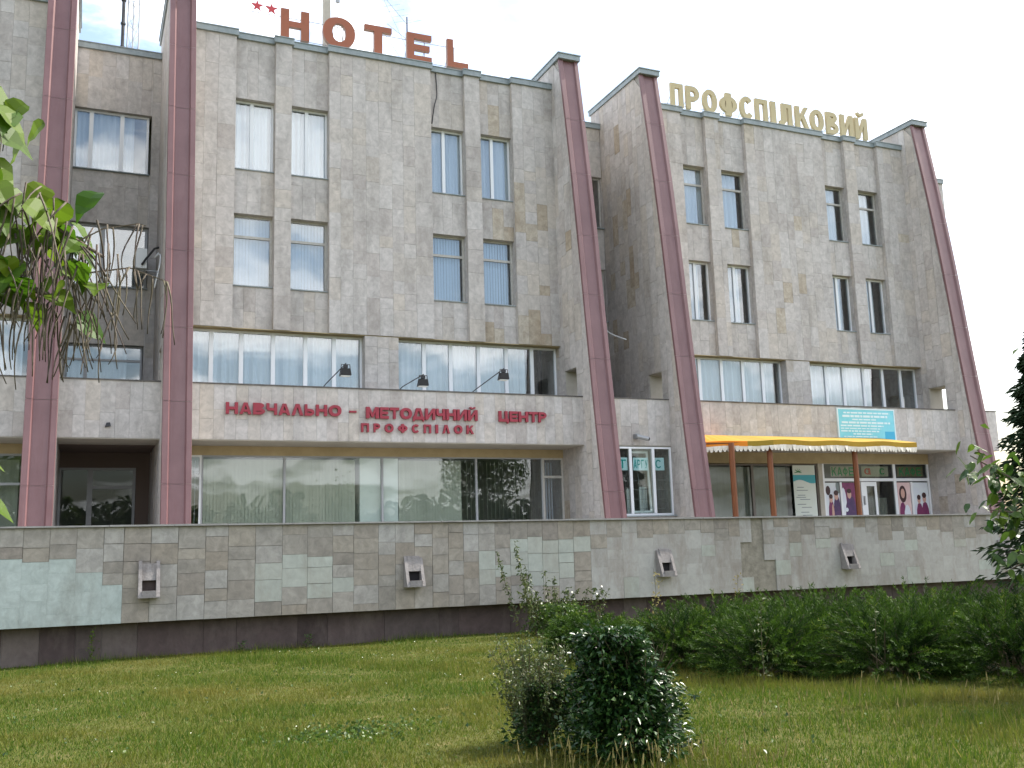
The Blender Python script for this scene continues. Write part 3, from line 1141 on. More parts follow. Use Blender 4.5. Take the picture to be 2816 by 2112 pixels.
def contours(ch, v, h):
    """block letters in the unit square: list of [outline, hole, hole...]"""
    m0, m1 = .5 - h / 2, .5 + h / 2
    if ch in 'HН':
        return [[[(0, 0), (v, 0), (v, m0), (1 - v, m0), (1 - v, 0), (1, 0), (1, 1), (1 - v, 1), (1 - v, m1), (v, m1), (v, 1), (0, 1)]]]
    if ch in 'OО':
        return [[arc(.5, .5, .5, .5, 0, 360, 28, .92)[:-1], arc(.5, .5, .5 - v, .5 - h, 0, 360, 28, .92)[:-1]]]
    if ch in 'TТ':
        a, b = .5 - v / 2, .5 + v / 2
        return [[[(a, 0), (b, 0), (b, 1 - h), (1, 1 - h), (1, 1), (0, 1), (0, 1 - h), (a, 1 - h)]]]
    if ch in 'EЕ':
        return [[[(0, 0), (1, 0), (1, h), (v, h), (v, m0), (.92, m0), (.92, m1), (v, m1), (v, 1 - h), (1, 1 - h), (1, 1), (0, 1)]]]
    if ch == 'L':
        return [[[(0, 0), (1, 0), (1, h), (v, h), (v, 1), (0, 1)]]]
    if ch == 'Г':
        return [[[(0, 0), (v, 0), (v, 1 - h), (1, 1 - h), (1, 1), (0, 1)]]]
    if ch == 'П':
        return [[[(0, 0), (v, 0), (v, 1 - h), (1 - v, 1 - h), (1 - v, 0), (1, 0), (1, 1), (0, 1)]]]
    if ch == 'І':
        return [[[(0, 0), (1, 0), (1, 1), (0, 1)]]]
    if ch == 'Л':
        return [[[(0, 0), (v, 0), (.5, .74), (1 - v, 0), (1, 0), (.66, 1), (.34, 1)]]]
    if ch == 'л':
        return [[[(0, 0), (.1, 0), (.2 + v * .5, .05), (.22 + v, .2), (.24 + v, 1 - h), (1 - v, 1 - h), (1 - v, 0), (1, 0), (1, 1), (.22, 1), (.2, .3), (.13, h), (0, h)]]]
    if ch == 'А':
        return [[[(0, 0), (v, 0), (v + .07, .2), (1 - v - .07, .2), (1 - v, 0), (1, 0), (.65, 1), (.35, 1)], [(.5, .78), (.5 - .12, .2 + h * .85), (.5 + .12, .2 + h * .85)]]]
    if ch == 'Р':
        c_ = .68
        return [[[(0, 0), (v, 0), (v, .36)] + arc(.5, c_, .5, .32, -90, 90) + [(0, 1)], [(v, .36 + h)] + arc(.5, c_, .5 - v, .32 - h, -90, 90) + [(v, 1 - h)]]]
    if ch == 'В':
        return [[[(0, 0)] + arc(.55, .27, .45, .27, -90, 72) + arc(.52, .76, .4, .24, -60, 90) + [(0, 1)],
                 [(v, h)] + arc(.52, .27, .48 - v, .27 - h, -90, 90) + [(v, .54 - h)], [(v, .52 + h)] + arc(.5, .76, .42 - v, .24 - h, -90, 90) + [(v, 1 - h)]]]
    if ch == 'Ь':
        return [[[(0, 0)] + arc(.52, .3, .48, .3, -90, 90) + [(v, .6), (v, 1), (0, 1)], [(v, h)] + arc(.5, .3, .5 - v, .3 - h, -90, 90) + [(v, .6 - h)]]]
    if ch == 'С':
        return [[arc(.52, .5, .5, .5, 38, 322, 24, .92) + arc(.52, .5, .5 - v, .5 - h, 322, 38, 24, .92)]]
    if ch == 'Ф':
        a = math.degrees(math.asin(min(.9, v / 1.0))) + 2
        o = arc(.5, .5, .5, .36, -90 + a, 90 - a, 12) + [(.5 + v / 2, 1), (.5 - v / 2, 1)] + arc(.5, .5, .5, .36, 90 + a, 270 - a, 12) + [(.5 - v / 2, 0), (.5 + v / 2, 0)]
        k = .5 - v * .9
        rgt = arc(.5 + v / 2, .5, max(.06, k - v / 2), .36 - h, -88, 88, 10)
        lft = [(1 - x, y) for x, y in rgt]
        return [[o, rgt, lft]]
    if ch == 'К':
        return [[[(0, 0), (v, 0), (v, .34), (v + .12, .46), (.72, 0), (1, 0), (v + .33, .62), (.98, 1), (.70, 1), (v, .56), (v, 1), (0, 1)]]]
    if ch == 'И':
        return [[[(0, 0), (v, 0), (1 - v, .64), (1 - v, 0), (1, 0), (1, 1), (1 - v, 1), (v, .36), (v, 1), (0, 1)]]]
    if ch == 'Й':
        b_ = [(x, y * .8) for x, y in contours('И', v, h)[0][0]]
        return [[b_], [arc(.5, 1.0, .3, .15, 180, 360, 8) + arc(.5, 1.02, .15, .06, 360, 180, 8)]]
    if ch == 'Ч':
        return [[[(1 - v, 0), (1, 0), (1, 1), (1 - v, 1), (1 - v, .36 + h), (v + .08, .36 + h), (v, .62), (v, 1), (0, 1), (0, .54), (.06, .43), (.18, .36), (1 - v, .36)]]]
    if ch == 'М':
        return [[[(0, 0), (v, 0), (v, .6), (.42, .1), (.58, .1), (1 - v, .6), (1 - v, 0), (1, 0), (1, 1), (1 - v, 1), (.5, .42), (v, 1), (0, 1)]]]
    if ch == 'Д':
        return [[[(0, 0), (.14, 0), (.14, .13), (.86, .13), (.86, 0), (1, 0), (1, .13 + h), (.9, .13 + h), (.7, 1), (.3, 1), (.1, .13 + h), (0, .13 + h)],
                 [(.44, 1 - h), (.32, .13 + h), (.68, .13 + h), (.56, 1 - h)]]]
    if ch == 'Ц':
        return [[[(0, .13), (.84, .13), (.84, 0), (1, 0), (1, .13 + h), (.9, .13 + h), (.9, 1), (.9 - v, 1), (.9 - v, .13 + h), (v, .13 + h), (v, 1), (0, 1)]]]
    if ch == 'У':
        return [[[(.18, 0), (.42, 0), (1, 1), (1 - v * 1.1, 1), (.54, .5), (v * 1.1, 1), (0, 1), (.42, .24), (.36, .15), (.18, .15)]]]
    if ch == 'а':
        return [[[(.52, 0), (1, 0), (1, .1), (.93, .12), (.88, 1), (.88 - v, 1), (.82 - v, .9)] + arc(.42, .5, .42, .5, 70, 330, 18), arc(.44, .5, .42 - v, .5 - h, 0, 360, 14)[:-1]]]
    raise KeyError(ch)


def glyph(ch, x0, x1, z0, z1, y, depth, m, parent, bold=(.27, .22), name='letter', edge=None):
    """a letter cut from a slab: front face towards -Y, real thickness"""
    b = MB()
    for loops in contours(ch, *bold):
        L = [[Vector((x0 + u * (x1 - x0), z0 + q * (z1 - z0), 0)) for u, q in lp] for lp in loops]
        flat = [p for lp in L for p in lp]
        for tri in tessellate_polygon(L):
            t = [flat[i] for i in tri]
            n = (t[1] - t[0]).cross(t[2] - t[0]).z
            if n < 0:
                t = t[::-1]
            b.poly([(p.x, y - depth / 2, p.y) for p in t])
            b.poly([(p.x, y + depth / 2, p.y) for p in t[::-1]])
        for lp in L:
            k = len(lp)
            for i in range(k):
                p, q = lp[i], lp[(i + 1) % k]
                b.poly([(p.x, y - depth / 2, p.y), (q.x, y - depth / 2, q.y), (q.x, y + depth / 2, q.y), (p.x, y + depth / 2, p.y)], 0., 1 if edge else 0)
    return b.build(name, [M[m], M[edge]] if edge else M[m], parent)


# HOTEL on the roof
S = thing('roof_sign', 'large rust red letters HOTEL with two stars on the roof edge', 'sign', (7.2, 26.3, ROOF))
for ch, x0, x1, z0, z1 in (('H', 4.66, 5.47, 15.96, 16.85), ('O', 5.86, 6.82, 15.93, 16.88), ('T', 7.1, 7.93, 15.96, 16.84), ('E', 8.4, 9.18, 15.95, 16.84), ('L', 9.68, 10.36, 15.96, 16.86)):
    glyph(ch, x0, x1, z0, z1, 26.3, .13, 'hotel', S, (.29, .2) if ch != 'T' else (.3, .2), edge='hoteledge')
for x, z in ((4.0, 16.8), (4.4, 16.78)):
    b = MB()
    pts = []
    for k in range(10):
        a = math.pi / 2 + k * math.pi / 5
        r = .17 if k % 2 == 0 else .068
        pts.append((x + r * math.cos(a), 26.27, z + r * math.sin(a)))
    b.extrude(pts, (0, .05, 0))
    b.build('star', M['star'], S)
b = MB()
b.tube([(3.78, 26.4, 16.66), (10.4, 26.4, 16.66)], .012, 5)
b.tube([(3.9, 26.4, 16.92), (4.7, 26.4, 16.9)], .010, 5)
b.tube([(4.66, 26.4, 16.02), (10.4, 26.4, 16.02)], .012, 5)
for x in (4.75, 5.4, 6.2, 6.5, 7.45, 8.45, 9.0, 9.75, 9.95):
    b.tube([(x, 26.4, ROOF + .1), (x, 26.4, 16.7)], .012, 5)
    b.tube([(x, 26.4, 16.5), (x, 27.0, ROOF - .05)], .010, 5)
b.build('support_frame', M['steel'], S)

# second roof sign
S = thing('roof_sign', 'cream letters spelling a long Cyrillic word on the roof edge', 'sign', (22, 26.3, ROOF))
W2 = [('П', 17.70, 18.19, 0), ('Р', 18.31, 18.85, 0), ('О', 18.98, 19.57, 0), ('Ф', 19.69, 20.41, 0), ('С', 20.52, 21.09, 0), ('П', 21.19, 21.72, 0),
      ('І', 21.86, 22.08, 0), ('л', 22.22, 22.80, 0), ('К', 22.95, 23.55, 0), ('О', 23.62, 24.23, 0), ('В', 24.35, 24.9, 0), ('И', 25.01, 25.61, 0), ('Й', 25.70, 26.28, .19)]
for ch, x0, x1, up in W2:
    glyph(ch, x0, x1, 15.96, 16.8 + up, 26.3, .1, 'beige', S, (.32, .2))
b = MB()
b.tube([(17.5, 26.38, 16.58), (26.2, 26.38, 16.58)], .010, 5)
b.tube([(17.5, 26.38, 16.08), (26.2, 26.38, 16.08)], .010, 5)
for x in (17.75, 18.4, 19.2, 20.05, 20.7, 21.95, 23.1, 23.9, 24.5, 25.2, 26.15):
    b.tube([(x, 26.38, ROOF + .1), (x, 26.38, 16.6)], .012, 5)
    b.tube([(x, 26.38, 16.4), (x - .1, 27.0, ROOF - .05)], .010, 5)
b.build('support_frame', M['steel'], S)

# lettering on the balcony parapet
S = thing('wall_sign', 'crimson Cyrillic lettering in two lines on the balcony parapet', 'sign', (7.5, FAS - .05, 4.5))


def word(txt, x0, x1, z0, z1, gapf=.18, wmap={}):
    ws = [wmap.get(c, 1.0) for c in txt]
    tot = sum(ws) + gapf * (len(txt) - 1)
    u = (x1 - x0) / tot
    x = x0
    for c, wd in zip(txt, ws):
        up = .07 if c == 'Й' else 0
        dn = .05 if c in 'ДЦ' else 0
        if c == '-':
            box('letter', x, x + u * wd, FAS - .05, FAS - .01, (z0 + z1) / 2 - .03, (z0 + z1) / 2 + .02, M['redsign'], S)
        else:
            glyph(c, x, x + u * wd, z0 - dn, z1 + up, FAS - .045, .07, 'redsign', S, (.27, .24))
        x += u * (wd + gapf)


WM = {'М': 1.2, 'О': 1.15, 'Д': 1.1, 'І': .35, 'Ф': 1.25, 'Е': .85, 'Т': .9, 'Р': .85, 'Ь': .85, 'Ч': .9}
word('НАВЧАЛЬНО', 3.13, 6.01, 4.91, 5.20, .13, WM)
word('-', 6.22, 6.41, 4.9, 5.2)
word('МЕТОДИЧНИЙ', 6.66, 9.77, 4.88, 5.18, .10, WM)
word('ЦЕНТР', 10.40, 11.85, 4.88, 5.17, .10, WM)
word('ПРОФСПІЛОК', 6.53, 9.65, 4.52, 4.75, .62, WM)

# blue board
S = thing('notice_board', 'light blue board with small white print on the parapet above the awning', 'sign', (23.5, FAS - .03, 4.5))
b = MB()
b.box(22.31, 24.70, FAS - .05, FAS - .012, 4.51, 5.57)
b.build('board', M['bluesign'], S)
b = MB()
z = 5.47
for k, (a, c, h) in enumerate([(22.55, 24.5, .05), (22.5, 24.4, .07), (22.9, 23.9, .04), (22.45, 24.5, .06), (22.4, 24.2, .045), (22.4, 24.1, .03), (22.4, 24.0, .04), (22.9, 23.7, .04), (22.5, 23.9, .03)]):
    x = a
    while x < c:
        q = min(c, x + rnd.uniform(.08, .3))
        b.box(x, q, FAS - .054, FAS - .0505, z - h, z)
        x = q + .035
    z -= h + .052
b.build('print_lines', M['whiteprint'], S)
box('print_block', 24.25, 24.66, FAS - .054, FAS - .0505, 4.55, 4.85, M['deepblue'], S)
b = MB()
for xa, xb, za, zb in ((22.29, 22.33, 4.49, 5.59), (24.68, 24.72, 4.49, 5.59), (22.33, 24.68, 5.55, 5.59), (22.33, 24.68, 4.49, 4.53)):
    b.box(xa, xb, FAS - .058, FAS - .008, za, zb)
b.build('board_frame', M['whiteprint'], S)

# paper letters in the shop window
S = thing('window_sign', 'pale blue paper strips with teal Cyrillic letters inside the shop window', 'sign', (14.9, FAS + .1, 3.55))
for xa, xb, txt in ((13.9, 14.47, 'Т'), (14.68, 15.18, 'АРГУ'), (15.39, 15.72, 'С')):
    box('paper_strip', xa, xb, FAS + .075 + (.03 if len(txt) > 1 else 0), FAS + .08 + (.03 if len(txt) > 1 else 0), 3.56, 3.93, M['bluepaper'], S)
    n = len(txt)
    off = .03 if n > 1 else 0
    for i, ch in enumerate(txt):
        ww = (xb - xa) / n
        x0 = xa + i * ww + .02
        if n == 1:
            x0, ww = (xb - .28, .26) if ch == 'Т' else (xa + .02, .24)
        glyph(ch, x0, x0 + ww - .03, 3.62, 3.87, FAS + .071 + off, .004, 'teal', S, (.2, .16))

# cafe panels, menu banner and posters
S = thing('cafe_sign', 'row of cafe word panels in green letters above the cafe door', 'sign', (25, YS, 3.4))
box('word_panel', 23.15, 24.18, YS + .045, YS + .05, 3.47, 3.82, M['sand'], S)
box('word_panel', 24.5, 25.7, YS + .045, YS + .05, 3.47, 3.82, M['sand'], S)
box('word_panel', 26.1, 27.3, YS + .045, YS + .05, 3.47, 3.82, M['ochre'], S)
for ch, xa in zip('КАФЕ', (23.2, 23.44, 23.68, 23.94)):
    glyph(ch, xa, xa + .21, 3.5, 3.79, YS + .042, .004, 'greenprint', S, (.24, .18))
for ch, xa in zip('КАФЕ', (26.2, 26.46, 26.72, 27.0)):
    glyph(ch, xa, xa + .22, 3.5, 3.79, YS + .042, .004, 'greenprint', S, (.24, .18))
glyph('а', 24.62, 24.92, 3.54, 3.76, YS + .042, .004, 'redprint', S, (.22, .18))
glyph('С', 25.3, 25.55, 3.54, 3.76, YS + .042, .004, 'greenprint', S, (.24, .18))

S = thing('menu_banner', 'tall pale banner with teal wave and faint print lines beside the cafe', 'banner', (22, YS, FL))
box('banner_sheet', 21.5, 22.42, YS - .02, YS - .014, FL + .2, 3.84, M['paper'], S)
b = MB()
xs = np.linspace(21.5, 22.42, 14)
lo = 3.3 + .06 * np.sin((xs - 21.5) * 6)
for i in range(13):
    b.hexa([(xs[i], YS - .024, lo[i]), (xs[i + 1], YS - .024, lo[i + 1]), (xs[i + 1], YS - .021, lo[i + 1]), (xs[i], YS - .021, lo[i])],
           [(xs[i], YS - .024, 3.52), (xs[i + 1], YS - .024, 3.52), (xs[i + 1], YS - .021, 3.52), (xs[i], YS - .021, 3.52)])
b.build('wave_print', M['tealwave'], S)
b = MB()
for a in (20, 60, 100, 140, -15, 195):
    p = Vector((21.72, YS - .024, 3.62))
    q = p + Vector((math.cos(R(a)) * .15, 0, math.sin(R(a)) * .11))
    b.hexa([(p.x, p.y, p.z - .015), (q.x, q.y, q.z - .01), (q.x, q.y + .003, q.z - .01), (p.x, p.y + .003, p.z - .015)],
           [(p.x, p.y, p.z + .02), (q.x, q.y, q.z + .01), (q.x, q.y + .003, q.z + .01), (p.x, p.y + .003, p.z + .02)])
b.build('palm_print', M['greenprint'], S)
b = MB()
z = 3.1
while z > 1.6:
    xa = rnd.uniform(21.58, 21.8)
    b.box(xa, xa + rnd.uniform(.25, .5), YS - .024, YS - .021, z, z + .022)
    z -= rnd.choice((.07, .1, .16))
b.build('print_lines', M['ink'], S)


def poster(label, x0, x1, bgm, figs):
    S = thing('poster', label, 'poster', ((x0 + x1) / 2, YS - .02, FL), 'cafe window posters')
    box('sheet', x0, x1, YS + .018, YS + .022, FL + .3, 3.26, M[bgm], S)
    for i, (cx, cz, rx, rz, m) in enumerate(figs):
        n = 12
        b = MB()
        d = YS + .014 - i * .0015
        pts = [(min(max(cx + rx * math.cos(2 * math.pi * k / n), x0), x1), d, min(max(cz + rz * math.sin(2 * math.pi * k / n), FL + .3), 3.26)) for k in range(n)]
        b.extrude(pts, (0, .0012, 0))
        b.build('printed_figure', M[m], S)


poster('poster of two people under a pale sky with dark leaves at the corner', 22.85, 23.44, 'posterlight',
       [(23.42, 3.15, .13, .25, 'ink'), (22.95, 3.0, .1, .16, 'hair'), (23.05, 2.2, .13, .5, 'plum'), (23.3, 2.3, .15, .55, 'navy'), (23.05, 2.72, .075, .13, 'skin'), (23.05, 2.8, .08, .08, 'hair'), (23.28, 2.82, .085, .15, 'skin'), (23.28, 2.92, .1, .09, 'hair'), (23.1, 2.25, .05, .3, 'skin')])
poster('dark plum poster of a person in a navy coat behind the wooden post', 23.54, 24.18, 'plum',
       [(23.6, 2.6, .12, .5, 'posterlight'), (23.9, 2.1, .26, .75, 'navy'), (23.85, 2.87, .09, .15, 'skin'), (23.85, 2.98, .1, .08, 'hair'), (23.7, 2.35, .07, .07, 'posterlight')])
poster('pale pink poster with a single long haired figure', 26.02, 26.61, 'posterpink',
       [(26.25, 2.86, .17, .30, 'hair'), (26.25, 2.88, .09, .17, 'skin'), (26.2, 2.2, .15, .38, 'plum'), (26.4, 2.0, .16, .5, 'posterlight'), (26.4, 1.95, .1, .12, 'plum')])
poster('pale lilac poster with two dark haired people in plum tops', 26.71, 27.44, 'posterlight',
       [(26.98, 2.05, .16, .52, 'plum'), (27.24, 2.05, .18, .55, 'plum'), (26.97, 2.65, .075, .13, 'skin'), (26.97, 2.74, .085, .09, 'hair'), (27.22, 2.7, .085, .15, 'skin'), (27.22, 2.81, .1, .1, 'hair')])

# ------------------------------------------------------------------ awning with wooden posts
S = thing('awning', 'faded yellow awning with scalloped valance on wooden posts over the cafe terrace', 'awning', (20.5, 24, FL))
FE = [(16.68, 24.05), (18.45, 23.15), (24.02, 23.15)]     # front edge in plan, bent near the left end
TZ, EZ, VZ = 4.62, 4.33, 4.03


def awn_pt(t):
    if t < .25:
        k = t / .25
        return np.array(FE[0]) * (1 - k) + np.array(FE[1]) * k
    k = (t - .25) / .75
    return np.array(FE[1]) * (1 - k) + np.array(FE[2]) * k


ts = list(np.linspace(0, .25, 9)) + list(np.linspace(.25, 1, 25))[1:]
for nm, sel, mm in (('orange_cover', lambda t: t < .14, 'awnorange'), ('shaded_cover', lambda t: .14 <= t < .25, 'awnshade'), ('cover', lambda t: t >= .25, 'awn')):
    b = MB()
    for ta, tb in zip(ts[:-1], ts[1:]):
        if not sel(ta):
            continue
        p, q = awn_pt(ta), awn_pt(tb)
        sag = [.03 * math.sin(8 * math.pi * t) for t in (ta, tb)]
        e0, e1 = (p[0], p[1], EZ + sag[0] * .6), (q[0], q[1], EZ + sag[1] * .6)
        b.poly([e0, e1, (q[0], FAS - .06, TZ), (p[0], FAS - .06, TZ)])
        b.poly([(p[0], p[1], EZ + sag[0] * .6 - .15), (q[0], q[1], EZ + sag[1] * .6 - .15), e1, e0])
    b.build(nm, M[mm], S)
b = MB()
for i in range(64):      # scalloped valance
    t0, t1 = i / 64, (i + 1) / 64
    p, q = awn_pt(t0), awn_pt(t1)
    m_ = (p + q) / 2
    zt = EZ - .145 + .018 * math.sin(8 * math.pi * t0)
    zb = VZ - .02 + rnd.uniform(-.012, .012)
    off = rnd.uniform(-.03, .02)
    b.poly([(p[0], p[1], zt), (p[0], p[1] + off, zb + .085), (m_[0] - (q[0] - p[0]) * .25, m_[1] + off, zb + .01), (m_[0] + (q[0] - p[0]) * .25, m_[1] + off, zb + .01),
            (q[0], q[1] + off, zb + .085), (q[0], q[1], zt)])
b.build('valance', M['awnwhite'], S)
b = MB()
b.tube([(16.7, 24.05, EZ - .05), (18.45, 23.2, EZ - .05), (24.0, 23.2, EZ - .05)], .03, 6)
b.tube([(24.0, 23.2, EZ - .05), (24.0, FAS - .05, TZ - .04)], .025, 6)
b.tube([(18.45, 23.2, EZ - .05), (18.45, FAS - .05, TZ - .04)], .025, 6)
b.tube([(21.7, 23.2, EZ - .05), (21.7, FAS - .05, TZ - .04)], .025, 6)
b.build('awning_frame', M['wood'], S)
for x, y in ((17.3, 23.62), (18.5, 23.42), (21.72, 23.42)):
    b = MB()
    b.tube([(x, y, FL), (x, y, EZ - .06)], .085, 10)
    b.build('post', M['wood'], S, smooth=False)

# ------------------------------------------------------------------ terrace wall
TW = thing('terrace_wall', 'long stone slab terrace wall patched with mint and cream whitewash', 'wall', (-1.36, 20, -.35))
TCL = Cladding()
WT, WBt = 2.10, .33
core = MB()
core.box(-13, 40, 20.032, 20.30, WBt, WT - .0)
CORE = core.build('wall_core', M['rawmortar'], TW)


def tpick(x, z):
    zl = z - .0
    if x < -.5 and z < 1.44 or -.5 <= x < -.06 and z < 1.58 or -.06 <= x < .41 and z < 1.43 or .41 <= x < .72 and z < 1.08:
        return 'mint'
    if 3.1 < x < 5.25 and .55 < z < 1.5:
        return 'pale' if rnd.random() < .85 else None
    if 7.9 < x < 10.6 and .75 < z < 1.65:
        return 'pale' if rnd.random() < .65 else None
    if (15.06 < x < 15.42 and z > 1.6) or (14.72 < x < 15.42 and .72 < z <= 1.6) or (15.0 < x < 15.75 and z < 1.16):
        return 'skip'
    if x > 10.6 and z < 1.62:
        return 'cream' if rnd.random() < .88 else 'pale'
    if x > 10.6:
        return 'cream' if rnd.random() < .35 else None


for xa, xb, wr in ((-13, -1.9, (.45, .6)), (-1.9, .72, (.4, .5)), (.72, 6.0, (.42, .58)), (6.0, 10.6, (.34, .42)), (10.6, 14.72, (.36, .46)), (14.72, 15.06, (.3, .4)),
                   (15.06, 15.42, (.3, .4)), (15.42, 15.75, (.3, .4)), (15.75, 40, (.38, .5))):
    clad(TCL, xa, xb, WBt, WT, 20.0, CORE, wr=wr, hr=(.2, .44), gap=.006, mk='wallstone', pick=tpick)
TCL.emit(300, TW)
x = -13.0
while x < 40:
    q = min(40, x + rnd.uniform(.9, 1.6))
    dz = rnd.uniform(-.006, .006)
    slab_obj('coping_slab', x + .004, q - .004, 19.95 - rnd.uniform(0, .02), 20.36, WT + .003, WT + .038 + dz, M['concrete'], TW)
    x = q
pb = MB()
pb.box(-13, 40, 20.35, 20.6, -.7, WBt)
PL = pb.build('plinth', M['mortar'], TW)
x = -13.0
while x < 40:
    q = min(40, x + rnd.choice((.45, .6, .62, 1.2)))
    slab_obj('plinth_slab', x + .003, q - .003, 20.31 - rnd.uniform(0, .006), 20.35, -.7, WBt - .004, M['plinth'], PL, rnd.random())
    x = q
# water spouts: two raking cheeks, a tray and a dark plate for the shade inside
for k, x in enumerate((.99, 6.17, 12.3, 17.78, 23.35)):
    wdt = .40 if k else .38
    zb, zt = .78, 1.46
    parts = []
    for j, xx in enumerate((x, x + wdt - .065)):
        b = MB()
        zt_ = zt - (rnd.uniform(.02, .1) if k > 0 else 0)
        b.extrude([(xx, 19.98, zt_), (xx, 19.95, zt_), (xx, 19.72, zb + .02), (xx, 19.72, zb), (xx, 19.98, zb)], (.065, 0, 0))
        parts.append(b)
    sp = MB()
    sp.box(x + .066, x + wdt - .066, 19.72, 19.98, zb + .0, zb + .05)
    sp.box(x + .066, x + wdt - .066, 19.725, 19.76, zb + .05, zb + .13)
    sp.hexa([(x + .066, 19.93, zt - .05), (x + wdt - .066, 19.93, zt - .05), (x + wdt - .066, 19.975, zt - .05), (x + .066, 19.975, zt - .05)],
            [(x + .066, 19.86, zb + .32), (x + wdt - .066, 19.86, zb + .32), (x + wdt - .066, 19.975, zb + .32), (x + .066, 19.975, zb + .32)])
    SPT = sp.build('water_spout', M['spout'], TW)
    for b in parts:
        b.build('cheek', M['spout'], SPT)
    box('throat_shade', x + .07, x + wdt - .07, 19.955, 19.985, zb + .055, zb + .315, M['dark'] if k else M['plinth'], SPT)  # dark plate stands in for the shade inside the spout opening
TW.rotation_euler = (0, .0055, 0)


# ------------------------------------------------------------------ fittings on the building
for x, y, z, lab in ((5.58, 22.55, 5.76, 'black floodlight on a long arm above the start of the crimson lettering'),
                     (7.62, 22.9, 5.64, 'black floodlight on a long arm beside the stone pillar between ribbon windows'),
                     (9.69, 22.65, 5.84, 'black floodlight on a long arm nearest the leaning red fin')):
    S = thing('floodlight', lab, 'floodlight', (x, FAS, FT), 'floodlights over the wall lettering')
    b = MB()
    b.tube([(x, FAS + .1, FT + .01), (x, FAS - .2, FT + .05), (x, y - .1, z + .12)], .014, 6)
    b.build('arm', M['black'], S)
    b = MB()
    b.hexa([(x - .13, y - .12, z - .15), (x + .13, y - .12, z - .15), (x + .13, y + .06, z - .17), (x - .13, y + .06, z - .17)],
           [(x - .10, y - .14, z + .0), (x + .10, y - .14, z + .0), (x + .10, y + .02, z + .02), (x - .10, y + .02, z + .02)])
    H = b.build('lamp_head', M['black'], S)
    b = MB()
    b.box(x - .05, x + .05, y - .1, y - .02, z + .02, z + .1)
    b.tube([(x - .12, y - .05, z - .08), (x - .1, y - .07, z + .1), (x + .1, y - .07, z + .1), (x + .12, y - .05, z - .08)], .012, 5)
    b.build('bracket', M['black'], H)
    box('lens', x - .11, x + .11, y - .1, y + .04, z - .18, z - .165, M['white'], H)

S = thing('security_camera', 'grey tube security camera on the parapet above the shop window', 'camera', (14.75, FAS, 4.5))
b = MB()
b.tube([(14.68, FAS - .16, 4.53), (15.02, FAS - .24, 4.45)], .065, 10)
b.build('camera_body', M['steel'], S)
b = MB()
b.tube([(15.0, FAS - .235, 4.455), (15.06, FAS - .25, 4.44)], .05, 10)
b.build('lens', M['black'], S)
b = MB()
b.box(14.66, 14.76, FAS - .16, FAS - .005, 4.46, 4.6)
b.build('bracket', M['steel'], S)

S = thing('air_conditioner', 'white air conditioner unit on brackets beside the red fin', 'air conditioner', (1.3, 27.5, 9.1))
b = MB()
b.box(1.05, 1.33, 27.15, 27.95, 9.12, 9.66)
b.build('casing', M['white'], S)
b = MB()
for z in np.arange(9.2, 9.6, .05):
    b.box(1.042, 1.05, 27.25, 27.8, z, z + .022)
b.build('grille', M['steel'], S)
b = MB()
for y in (27.3, 27.8):
    b.box(1.04, 1.62, y - .02, y + .02, 9.08, 9.115)
    b.box(1.58, 1.62, y - .02, y + .02, 8.85, 9.08)
b.build('bracket', M['steel'], S)
b = MB()
b.tube([(1.2, 27.12, 9.2), (1.3, 27.05, 9.35), (1.5, 26.95, 9.62), (1.61, 26.9, 9.65)], .03, 6)
b.build('pipe', M['black'], S)


def cable(name, pts, r, m, label):
    b = MB()
    P = [Vector(p) for p in pts]
    out = []
    for i in range(len(P) - 1):
        p0, p1, p2, p3 = P[max(i - 1, 0)], P[i], P[i + 1], P[min(i + 2, len(P) - 1)]
        for k in range(6):
            t = k / 6
            out.append(.5 * ((2 * p1) + (-p0 + p2) * t + (2 * p0 - 5 * p1 + 4 * p2 - p3) * t * t + (-p0 + 3 * p1 - 3 * p2 + p3) * t ** 3))
    out.append(P[-1])
    b.tube(out, r, 5, m=0)
    o = b.build(name, m, None, smooth=True)
    tag(o, label, 'cable')


cable('hose', [(1.6, 26.9, 9.5), (1.5, 26.7, 9.3), (1.56, 26.4, 9.3), (1.6, 26.1, 9.2), (1.56, 25.7, 8.8), (1.45, 25.6, 8.2)], .016, M['white'], 'thin white drain hose hanging from the air conditioner')
cable('cable', [(14.2, 28.1, 8.75), (15.0, 27.2, 8.4), (15.2, 26.6, 8.0), (15.4, 26.1, 7.75)], .022, M['white'], 'short white cable dangling between the two leaning red fins')
cable('cable', [(9.25, 26.13, 15.6), (9.27, 26.1, 14.9), (9.18, 26.1, 14.5), (9.1, 26.1, 13.95)], .016, M['black'], 'dark cable hanging from the roof edge to a window')
S = thing('wall_lamp', 'small broken black lamp in a hole of the porch parapet', 'lamp', (.46, FAS, 4.5))
b = MB()
b.hexa([(.40, FAS - .07, 4.53), (.53, FAS - .07, 4.55), (.53, FAS - .002, 4.55), (.40, FAS - .002, 4.53)],
       [(.43, FAS - .06, 4.63), (.51, FAS - .06, 4.64), (.51, FAS - .002, 4.64), (.43, FAS - .002, 4.63)])
b.build('lamp_body', M['black'], S)

